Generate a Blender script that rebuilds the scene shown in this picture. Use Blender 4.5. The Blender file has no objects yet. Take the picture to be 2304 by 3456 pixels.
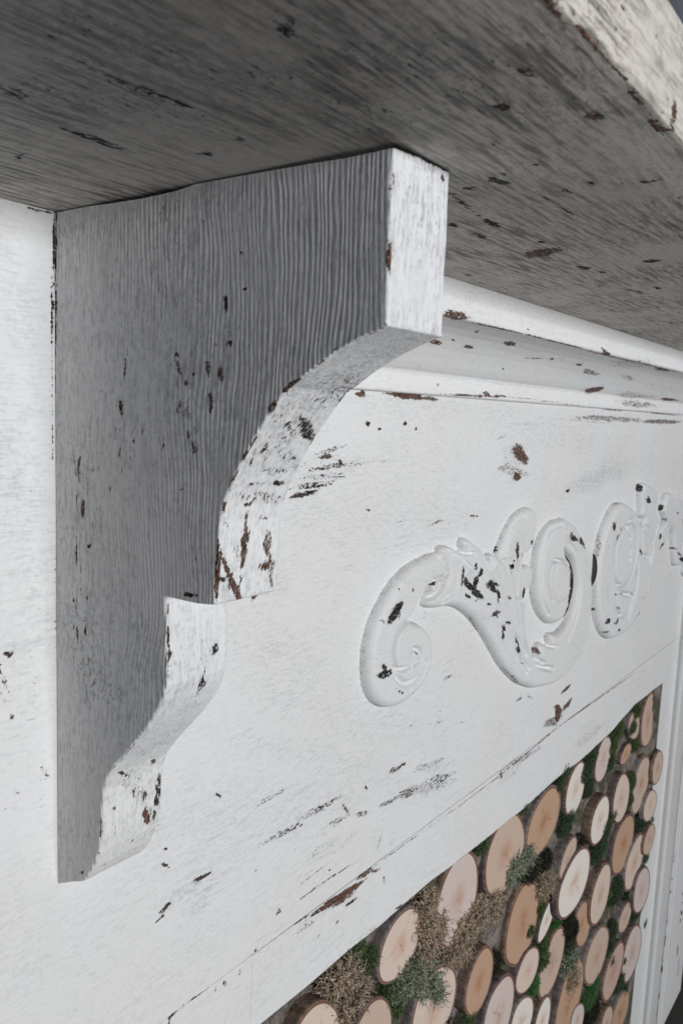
import bpy, math, random
import numpy as np
C = bpy.context.scene
rng = np.random.default_rng(7)
random.seed(7)

# ------------------------------------------------------------------ camera, light, exposure
cam_d = bpy.data.cameras.new('camera'); cam = bpy.data.objects.new('camera', cam_d)
C.collection.objects.link(cam); C.camera = cam
cam_d.sensor_fit = 'VERTICAL'; cam_d.sensor_height = 24.0; cam_d.sensor_width = 24.0
cam_d.lens = 2667.7 / 3456 * 24.0
cam_d.clip_start = 0.01; cam_d.clip_end = 50
from mathutils import Matrix, Vector
RR = [[0.606607, -0.793986, 0.040187], [-0.076502, -0.108613, -0.991136], [0.791313, 0.598156, -0.126627]]
m = Matrix([[RR[0][0], -RR[1][0], -RR[2][0], 0], [RR[0][1], -RR[1][1], -RR[2][1], 0], [RR[0][2], -RR[1][2], -RR[2][2], 0], [0, 0, 0, 1]])
cam.matrix_world = Matrix.Translation((0, -0.4, 0)) @ m
cam_d.dof.use_dof = True; cam_d.dof.focus_distance = 0.56; cam_d.dof.aperture_fstop = 15

W = bpy.data.worlds.new('World'); C.world = W; W.use_nodes = True
bg = W.node_tree.nodes['Background']; bg.inputs[0].default_value = (1.0, 0.97, 0.93, 1); bg.inputs[1].default_value = 0.022

def area(name, loc, target, sx, sy, power, col):
    l = bpy.data.lights.new(name, 'AREA'); l.shape = 'RECTANGLE'; l.size = sx; l.size_y = sy; l.energy = power; l.color = col
    o = bpy.data.objects.new(name, l); C.collection.objects.link(o); o.location = loc
    o.rotation_euler = (Vector(target) - Vector(loc)).to_track_quat('-Z', 'Y').to_euler()
    return o
area('window_light', (0.0, -3.6, 0.13), (0.55, 0, -0.15), 1.2, .45, 112, (0.965, 0.982, 1.0))

C.view_settings.view_transform = 'Standard'; C.view_settings.look = 'None'
C.view_settings.exposure = 0; C.view_settings.gamma = 1
C.render.engine = 'CYCLES'

# ------------------------------------------------------------------ measured data (metres; wall plane is y = 0)
BRACKET = [[-0.222,0.10148],[-0.2224,0.03509],[-0.22327,0.03374],[-0.21512,0.03091],[-0.20642,0.02753],[-0.19743,0.02342],[-0.18876,0.01855],[-0.18076,0.01364],[-0.17249,0.00855],[-0.16593,0.00117],[-0.15819,-0.00843],[-0.15197,-0.01679],[-0.14362,-0.02932],[-0.13855,-0.03838],[-0.13529,-0.04647],[-0.13376,-0.05462],[-0.13303,-0.0636],[-0.13276,-0.07459],[-0.13188,-0.08577],[-0.13129,-0.09338],[-0.13071,-0.09435],[-0.12022,-0.09569],[-0.11129,-0.09597],[-0.10366,-0.09605],[-0.09629,-0.09623],[-0.09585,-0.09676],[-0.09598,-0.10364],[-0.09663,-0.1143],[-0.09683,-0.12511],[-0.09745,-0.13386],[-0.09672,-0.14391],[-0.09364,-0.15246],[-0.08725,-0.16315],[-0.07899,-0.17347],[-0.06696,-0.18633],[-0.05625,-0.19797],[-0.04889,-0.20759],[-0.04515,-0.21636],[-0.04383,-0.22671],[-0.04332,-0.23811],[-0.04252,-0.24718],[-0.04033,-0.25687],[-0.03558,-0.26769],[-0.0296,-0.27603],[-0.02439,-0.28081],[-0.016,-0.2842],[-0.0072,-0.2888],[-0.0016,-0.2914]]
CROWN = [[-0.094,0.10148],[-0.0924,0.096],[-0.0902,0.09],[-0.0896,0.082],[-0.0904,0.076],[-0.0888,0.0746],[-0.078,0.0738],[-0.066,0.072],[-0.056,0.069],[-0.046,0.064],[-0.0368,0.058],[-0.0288,0.0512],[-0.022,0.0448],[-0.0168,0.0406],[-0.0136,0.0388],[-0.0124,0.036],[-0.012,0.032],[-0.0116,0.024],[-0.0112,0.02],[-0.0104,0.0186],[-0.0072,0.0184],[0.008,0.01832]]
SHELF = [[0.12,0.10148],[-0.24,0.10148],[-0.274,0.10148],[-0.282,0.10172],[-0.292,0.10236],[-0.302,0.1034],[-0.308,0.10412],[-0.30952,0.10444],[-0.30988,0.10464],[-0.31,0.105],[-0.31,0.10568],[-0.31,0.108],[-0.31,0.138],[-0.3088,0.1422],[-0.3048,0.1442],[-0.28,0.1448],[0.12,0.1448]]
M_FRIEZE = [[1.13666,-0.24712,0.00113,-0.01002,-0.00441,0.00076,0.98,0],[1.13604,-0.23152,-0.00021,-0.00401,-0.0022,0.0004,1,0],[1.12719,-0.29216,-0.0059,-0.01445,-0.0031,0.00083,1,0],[1.07609,-0.3392,-0.00318,-0.00198,-0.00216,0.0009,0.9,0],[0.9312,-0.33959,0.02507,-0.00966,-0.00032,-0.00049,0.75,0],[0.56218,-0.00991,0.00325,4e-05,0.00019,-0.00244,1,0],[0.62121,-0.0092,0.00334,4e-05,0.00022,-0.00234,1,0],[0.57979,-0.0143,0.00271,2e-05,0.00012,-0.0015,0.9,0],[0.64061,-0.01389,0.00193,1e-05,0.00013,-0.00133,0.9,0],[0.5087,-0.03249,0.02239,0.00366,0.00105,-0.00202,0.6,0],[0.50953,-0.04588,0.02841,0.00206,0.00068,-0.00209,0.65,0],[0.50143,-0.0536,0.03224,0.00069,0.0007,-0.00325,0.522,0],[0.49064,-0.06017,0.02505,0.00074,0.00063,-0.00253,0.7,0],[0.4769,-0.06675,0.01665,0.00152,0.00099,-0.00247,0.8,0],[0.54243,-0.04468,0.04551,0.00199,0.0004,-0.00145,0.5,0],[0.51535,-0.04606,0.06122,0.00439,0.00357,-0.01077,0.296,0],[0.52549,-0.04273,0.00333,-0.00203,-0.00212,-0.00128,0.9,0],[0.50614,-0.03741,0.01112,0.00023,0.00035,-0.00208,0.85,1],[0.87793,-0.04372,0.02154,-0.01255,-0.01117,-0.00321,0.85,1],[0.85868,-0.06145,0.03865,-0.00612,-0.00326,-0.00627,0.539,1],[0.87176,-0.06917,0.01146,-0.00145,-0.00142,-0.00457,0.9,1],[0.86031,-0.05307,0.00321,-0.02053,-0.02955,0.00083,0.348,1],[1.161,-0.07989,0.1301,0.01181,0.01787,-0.01435,0.75,2],[1.21375,-0.05969,0.09057,-0.00235,0.00328,-0.01306,0.5,2],[1.03291,-0.09446,0.00801,0.00081,0.0027,-0.00229,0.9,0],[1.18786,0.00465,0.15632,-0.00018,0.00037,-0.00418,0.6,1],[1.44926,0.00408,0.11763,0.00121,0.00109,-0.00393,0.7,1],[0.54885,0.01423,0.00689,-0.00086,-0.00076,-0.00186,0.9,1],[0.96118,-0.00762,0.19661,-0.00235,0.0001,-0.00214,0.3,0],[0.68905,-0.10766,0.017,0.00103,0.00093,-0.00147,0.6,0],[0.76779,-0.1074,0.0106,-0.00086,0.00024,-0.00189,0.7,1],[0.62217,-0.10096,0.01615,-0.00051,0.00022,-0.00082,0.5,0],[0.56799,-0.08573,0.00502,-0.00096,-0.00033,-0.00121,0.8,0],[0.63778,-0.35082,0.01466,-0.00091,0.00191,-0.00261,0.68,0],[0.66314,-0.38555,0.02336,-0.00221,0.00405,-0.00555,0.626,1],[0.71475,-0.39668,0.05015,-0.00897,0.00561,-0.00912,0.479,0],[0.70084,-0.36921,0.03269,-0.00429,0.00311,-0.00466,0.479,0],[0.72546,-0.39146,0.03417,-0.00693,0.00238,-0.00428,0.522,0],[0.7316,-0.3952,0.01685,-0.00165,0.0039,-0.00498,0.609,0],[0.52462,-0.34508,0.02525,-0.00019,0.00216,-0.00308,0.592,0],[0.47158,-0.34708,0.02238,-0.00223,0.00148,-0.0027,0.609,0],[0.54339,-0.36769,0.0187,-0.00163,0.00204,-0.00321,0.522,0],[0.5554,-0.36228,0.00602,-0.00868,-0.00231,0.00011,0.75,0],[0.58311,-0.37661,0.01386,-0.00302,0.00134,-0.00286,0.592,0],[0.62625,-0.38206,0.01719,-0.00163,0.00218,-0.00311,0.626,0],[0.527,-0.38422,0.02094,0.0009,0.00393,-0.00504,0.365,0],[0.58578,-0.35201,0.0006,-0.003,-0.00258,0.00083,0.95,0],[0.5021,-0.41876,0.0141,0.00044,0.00061,-0.00082,0.8,0],[0.54379,-0.41976,0.02955,-0.00152,0.00061,-0.00086,0.85,0],[0.53282,-0.41037,0.00179,-0.00083,7e-05,-0.0012,0.9,0],[0.46482,-0.41632,0.00207,0.00256,0.00164,-0.00134,0.6,0],[0.45361,-0.30937,0.01475,-0.00095,0.00027,-0.00051,0.6,0],[0.61195,-0.41928,-0.00343,-0.00652,-0.0024,0.00146,0.5,0],[0.51949,-0.36909,0.00423,0.00417,0.00454,-0.00337,0.45,2],[0.72139,-0.38012,0.03438,-0.00704,0.00371,-0.007,0.5,2],[0.69841,-0.39811,0.03172,-0.00328,0.0073,-0.00969,0.45,2],[0.55299,-0.39234,0.02092,0.00107,0.00514,-0.00628,0.35,2],[0.51512,-0.24912,0.01625,-0.00077,0.0018,-0.0034,0.4,2],[0.73297,-0.28001,0.01118,0.0001,0.00192,-0.00221,0.55,0],[0.71839,-0.32702,0.00719,-0.00178,0.0003,-0.00105,0.7,0],[0.77012,-0.34252,0.0047,-0.00094,0.00053,-0.00116,0.7,0],[0.71849,-0.31517,0.00246,-0.00019,0.00064,-0.0009,0.8,0],[0.66373,-0.31234,0.0109,0.00465,0.0022,-0.00158,0.35,0],[0.64993,-0.35085,0.00469,-0.00029,0.00163,-0.0022,0.9,1],[1.08664,-0.38664,0.02115,0.00174,0.00492,-0.00327,0.9,1],[1.06258,-0.4107,0.01255,-0.0102,-0.00854,0.00019,0.9,1],[1.04874,-0.42422,0.034,-0.00281,0.00921,-0.00862,0.652,1],[1.06181,-0.41939,-0.00408,-0.00923,-0.01198,0.00453,0.9,1],[1.09699,-0.41301,0.01564,0.00425,0.00714,-0.00391,0.85,1],[0.92254,-0.35742,0.00974,0.00062,0.00213,-0.00169,0.7,0],[0.95619,-0.36393,0.01152,-0.00544,-0.0013,-0.00091,0.6,0],[0.37847,-0.34408,0.00936,-0.001,0.00086,-0.00183,0.95,0],[0.34313,-0.35079,0.00471,0.0016,0.0011,-0.00147,0.8,0],[0.36521,-0.34675,0.02786,0.00299,0.00493,-0.00774,0.55,2],[0.37403,-0.36481,0.0148,0.0021,0.00449,-0.00665,0.5,2],[0.34264,-0.31865,0.00337,-0.00294,-0.00088,-0.0011,0.95,0],[0.4627,-0.30934,0.02459,0.00137,0.00058,-0.00084,0.55,0],[0.39245,-0.28598,0.00218,-0.00206,-0.00119,-0.00079,0.8,0],[0.43536,-0.36561,0.00243,-0.00042,0.00066,-0.00143,0.7,0],[0.52627,-0.39383,0.02191,-0.00317,0.00095,-0.00165,0.6,2],[0.3394,-0.35645,0.00435,0.00087,0.00061,-0.00091,0.85,0],[0.37418,-0.43793,0.00701,-0.00016,0.00042,-0.00071,0.92,0],[0.38351,-0.43808,0.00297,1e-05,0.00028,-0.00047,0.7,0],[0.36124,-0.43732,0.00113,-0.00014,0.0004,-0.00078,1,0],[0.35154,-0.43835,0.00397,0.00024,0.00063,-0.00104,0.75,0],[0.34827,-0.44151,0.00042,-0.0031,-0.00072,0.0004,0.95,1],[0.33904,-0.43557,0.00406,2e-05,0.00048,-0.00085,0.6,2],[0.39314,-0.44336,0.00031,-0.00274,-0.00055,0.0003,0.9,1],[0.39435,-0.44465,9e-05,-0.00317,-0.00055,0.00033,0.9,1],[0.4027,-0.44449,0.00014,-0.00194,-0.00056,0.00032,1,1],[0.40518,-0.44643,0.00015,-0.00195,-0.00076,0.00043,1,1],[0.44041,-0.49669,0.00063,-0.0077,-0.00073,0.00045,0.9,0],[0.42055,-0.44628,0.00111,-0.00384,-0.00133,0.00054,0.522,0],[0.42122,-0.44851,0.00059,-0.0014,-0.00082,0.00023,1,0],[0.46345,-0.41635,0.00209,0.00258,0.00071,-0.00058,0.75,0],[0.468,-0.41828,0.00075,0.00016,0.00081,-0.00097,0.9,0],[0.43789,-0.45927,0.00087,-0.00052,3e-05,-0.0007,0.9,0],[0.43158,-0.48073,0.00268,-0.00666,-0.00049,0.00017,0.45,2],[0.39482,-0.45665,8e-05,-0.0081,-0.00048,0.0003,0.5,2],[0.35813,-0.37368,0.00426,-0.00435,-0.00082,-0.00071,0.4,2],[0.38147,-0.3564,0.01002,0.00111,0.00214,-0.00324,0.55,2],[0.35029,-0.34719,0.00851,0.00401,0.00109,-0.00132,0.5,2],[0.37129,-0.36705,0.0076,-0.00159,0.00125,-0.00318,0.5,2],[0.44281,-0.42926,0.00544,-0.00096,0.00049,-0.00095,0.6,2],[0.43802,-0.43635,0.00202,-0.00043,0.00055,-0.00113,1,1],[0.43228,-0.43707,0.00477,2e-05,0.00033,-0.0005,0.6,2],[0.42219,-0.40751,0.00914,8e-05,0.0003,-0.00047,0.45,2],[0.23148,-0.1401,0.00853,-0.00177,0.0,-0.00098,0.5,2],[0.229,-0.14167,0.0024,-0.00183,-0.00074,-0.00111,0.9,0],[0.22686,-0.1574,0.00361,-0.00937,-0.00123,-0.0002,0.55,0],[0.23098,-0.1779,0.00134,-0.00139,-0.00083,-0.00082,0.9,1],[0.2323,-0.07813,0.00826,-0.00194,-0.00012,-0.00077,0.4,2],[0.24962,-0.21472,0.00346,-0.00254,-0.00035,-0.00069,0.6,0],[0.25199,-0.21947,0.00159,-0.00209,-0.00079,-0.00046,0.7,1],[0.23303,-0.22358,0.00347,-0.00304,-0.00056,-0.00086,0.6,1],[0.22662,-0.0364,0.00162,-0.00322,-0.00115,-0.00051,0.6,2],[0.23335,-0.09553,0.00704,-0.00233,-0.00017,-0.00076,0.45,2],[0.23344,-0.13891,0.00838,-0.00364,-0.00077,-0.00301,0.35,2],[0.24991,0.10018,0.00874,0.00054,-0.00018,-0.0009,0.85,0],[0.25884,0.0857,-0.00024,-0.01573,-0.00104,-0.00019,1,0],[0.25739,0.04939,-0.00042,-0.02179,-0.00087,-0.0001,0.9,0],[0.55231,-0.32277,0.16207,-0.08683,-0.00807,-0.01658,0.24,2],[0.23887,-0.0681,0.01572,-0.08655,-0.01282,-0.00107,0.28,2],[0.24025,-0.18154,0.01328,-0.07933,-0.01065,0.0013,0.226,0],[0.60703,-0.09638,0.19899,-0.02213,-5e-05,-0.02439,0.2,2],[0.24018,0.04612,0.01698,-0.04537,-0.01083,-0.00456,0.3,2],[0.55059,-0.25292,0.20037,-0.11447,-0.02436,-0.026,0.2,2],[0.47993,-0.32832,0.17243,-0.04139,0.00996,-0.03025,0.25,2],[1.01534,-0.02571,0.40903,-0.03986,-0.01148,-0.02504,0.22,2],[0.25726,0.00897,1e-05,-0.0196,-0.00053,-3e-05,0.6,0],[0.25732,-0.02258,6e-05,-0.01261,-0.00053,-0.0,0.7,0],[0.25825,-0.11572,0.00028,-0.04682,-0.00037,6e-05,0.45,0],[0.25912,-0.18443,0.00031,-0.02185,-0.00038,0.0001,0.6,0],[0.23689,0.03321,0.01153,0.00064,-7e-05,-0.00104,0.35,2],[0.23375,0.0312,0.00267,-0.00285,-0.00038,-0.00031,0.35,2],[0.23232,-0.09641,0.00612,-0.00022,8e-05,-0.00076,0.45,2],[0.24617,-0.0918,0.00349,-0.00176,-0.00016,-0.00034,0.4,2],[0.23116,-0.23273,0.00848,-0.00301,3e-05,-0.00116,0.435,0],[0.22466,-0.16397,0.00152,-0.00514,-0.0015,-9e-05,0.479,0],[0.23125,-0.17761,0.00117,-0.00092,-0.00037,-0.0006,0.9,1],[0.23081,-0.14098,0.00165,0.00069,0.00061,-0.00104,0.85,0],[0.23926,-0.14198,0.00495,-0.00144,-5e-05,-0.00062,0.45,2],[0.22416,-0.14895,0.00047,-0.00473,-0.00062,8e-05,0.8,0],[0.40519,-0.17234,-0.00079,-0.00104,-0.00076,0.00044,0.7,0],[0.39514,-0.28739,0.00118,-0.00045,2e-05,-0.00075,0.8,1],[0.45496,-0.31109,0.02527,0.00024,0.00028,-0.00044,0.5,0],[0.34292,-0.30644,0.00177,-0.00078,2e-05,-0.00121,0.95,0],[0.37857,-0.34506,0.0083,0.00049,0.00054,-0.00088,0.9,0],[0.50739,-0.40427,0.02033,0.0015,0.00075,-0.00095,0.6,0],[0.44655,-0.34593,0.01417,4e-05,0.00158,-0.00247,0.479,0],[0.47333,-0.34923,0.0187,-0.00084,0.00123,-0.00199,0.539,0],[0.50682,-0.34328,0.01902,0.00114,0.00223,-0.00294,0.539,0],[0.47859,-0.0683,0.01449,0.001,0.00054,-0.00151,0.522,0],[0.48838,-0.05801,0.01813,0.00205,0.00095,-0.00215,0.392,0],[0.4838,-0.09337,0.00981,-0.00154,-0.00027,-0.0027,0.4,2],[0.34021,-0.35416,0.00537,-0.0005,0.00111,-0.0024,0.5,2],[0.35236,-0.34847,0.01117,0.0055,0.00116,-0.00138,0.4,2],[0.82156,-0.02246,0.01254,0.00286,0.00145,-0.00114,0.6,0],[1.06499,-0.00066,0.14359,-0.00255,-4e-05,-0.00154,0.4,0],[0.41447,-0.05071,0.03414,-0.02275,-0.00846,-0.00636,0.313,0],[0.42113,-0.11371,0.04138,-0.0372,-0.01463,-0.00751,0.296,1],[0.32129,-0.26584,0.02071,-0.02883,-0.00786,-0.0026,0.313,0],[0.42676,-0.12951,-0.00331,-0.01233,-0.0061,0.0018,1.0,1],[0.41985,-0.13915,0.0209,-0.00136,0.00019,-0.00085,0.6,2],[0.62007,0.0164,0.02912,-0.00074,-0.00039,-0.00296,1,1],[0.66087,0.01533,0.01839,-0.0005,-0.00027,-0.00193,0.85,1],[0.55311,0.01578,0.00329,-0.00284,-0.00264,-0.00105,0.95,1],[1.2004,0.01875,0.05557,0.00044,0.00014,-0.00161,0.95,1],[1.40277,0.01799,0.1678,-0.00169,-9e-05,-0.00114,0.8,0]]
M_RAIL = [[0.55149,-0.44577,0.03285,-0.002,0.00322,-0.00445,1,1],[0.5526,-0.44725,0.01944,-0.00179,0.00278,-0.00401,1,1],[0.54021,-0.44108,0.06915,-0.00088,0.00764,-0.01011,0.261,1],[0.55249,-0.44547,0.02909,-0.00235,0.00235,-0.00334,1,1],[0.55696,-0.45141,0.02068,-0.00217,0.00185,-0.0027,0.72,1],[0.51915,-0.44335,0.00904,-4e-05,0.00159,-0.00215,0.85,1],[0.59127,-0.44168,0.01425,-0.00024,0.00223,-0.00278,0.8,1],[0.58733,-0.43301,0.00333,0.0029,0.00376,-0.00285,0.95,1],[0.59619,-0.42515,0.00997,-0.00264,0.00221,-0.00475,0.479,1],[0.5862,-0.43249,0.00452,0.00394,0.00429,-0.00325,0.522,0],[0.57,-0.45996,0.00979,-0.00021,0.00144,-0.00185,0.8,0],[0.54756,-0.46892,0.00236,0.00013,0.00093,-0.00114,1,1],[0.50196,-0.44959,0.01402,-0.0015,0.00189,-0.00295,0.479,0],[0.62418,-0.46355,0.00102,-0.00505,-0.00222,0.00095,0.7,0],[0.52063,-0.4688,0.00278,1e-05,0.001,-0.00133,0.8,0],[0.51216,-0.46843,0.00597,-0.00082,0.00109,-0.00174,0.4,2],[0.60728,-0.44641,0.01039,-0.00307,0.00099,-0.00221,0.7,1],[0.48021,-0.43864,0.03068,-0.00203,0.0004,-0.00061,0.9,1],[0.65078,-0.44153,0.0504,-0.00115,0.00063,-0.00074,0.75,0],[0.73701,-0.4438,0.03585,-0.00113,0.00074,-0.0008,0.6,0],[0.82864,-0.4451,0.05903,-0.00017,0.00092,-0.00087,0.8,1],[0.97361,-0.44215,0.09087,0.00338,0.00123,-0.00097,0.85,1],[1.24065,-0.44141,0.19595,-0.00323,0.00166,-0.00116,0.8,1],[0.7142,-0.44404,0.01331,-0.00156,0.00162,-0.00207,0.5,2],[0.72604,-0.50217,0.01496,-0.00337,0.00218,-0.00326,0.5,2],[0.94886,-0.44523,0.05687,-0.00465,0.0058,-0.00569,0.522,1],[0.91359,-0.45108,0.04033,0.00088,0.01107,-0.00936,0.365,1],[1.21037,-0.49363,0.06131,-0.00056,0.01726,-0.01209,0.392,1],[1.19438,-0.47443,0.04407,-0.00243,0.00908,-0.007,0.261,1],[0.88467,-0.44701,0.00174,-0.0052,-0.00304,0.00095,0.9,1],[1.37664,-0.48403,0.0036,0.00095,0.00536,-0.00253,0.9,2],[1.28922,-0.51243,0.00722,0.0275,0.00732,-0.00266,0.3,2],[0.61582,-0.51013,0.0426,-0.00739,0.00208,-0.00304,0.55,2],[0.62071,-0.51273,0.02796,-0.00564,0.00133,-0.00203,0.45,0],[0.72027,-0.50151,0.01393,-0.00178,0.00225,-0.00278,0.45,2],[0.6595,-0.51012,0.0096,-0.0021,0.00137,-0.00208,0.8,0],[1.86935,-1.00255,-0.00178,-0.01672,-0.00544,0.00262,0.8,0]]
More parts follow.
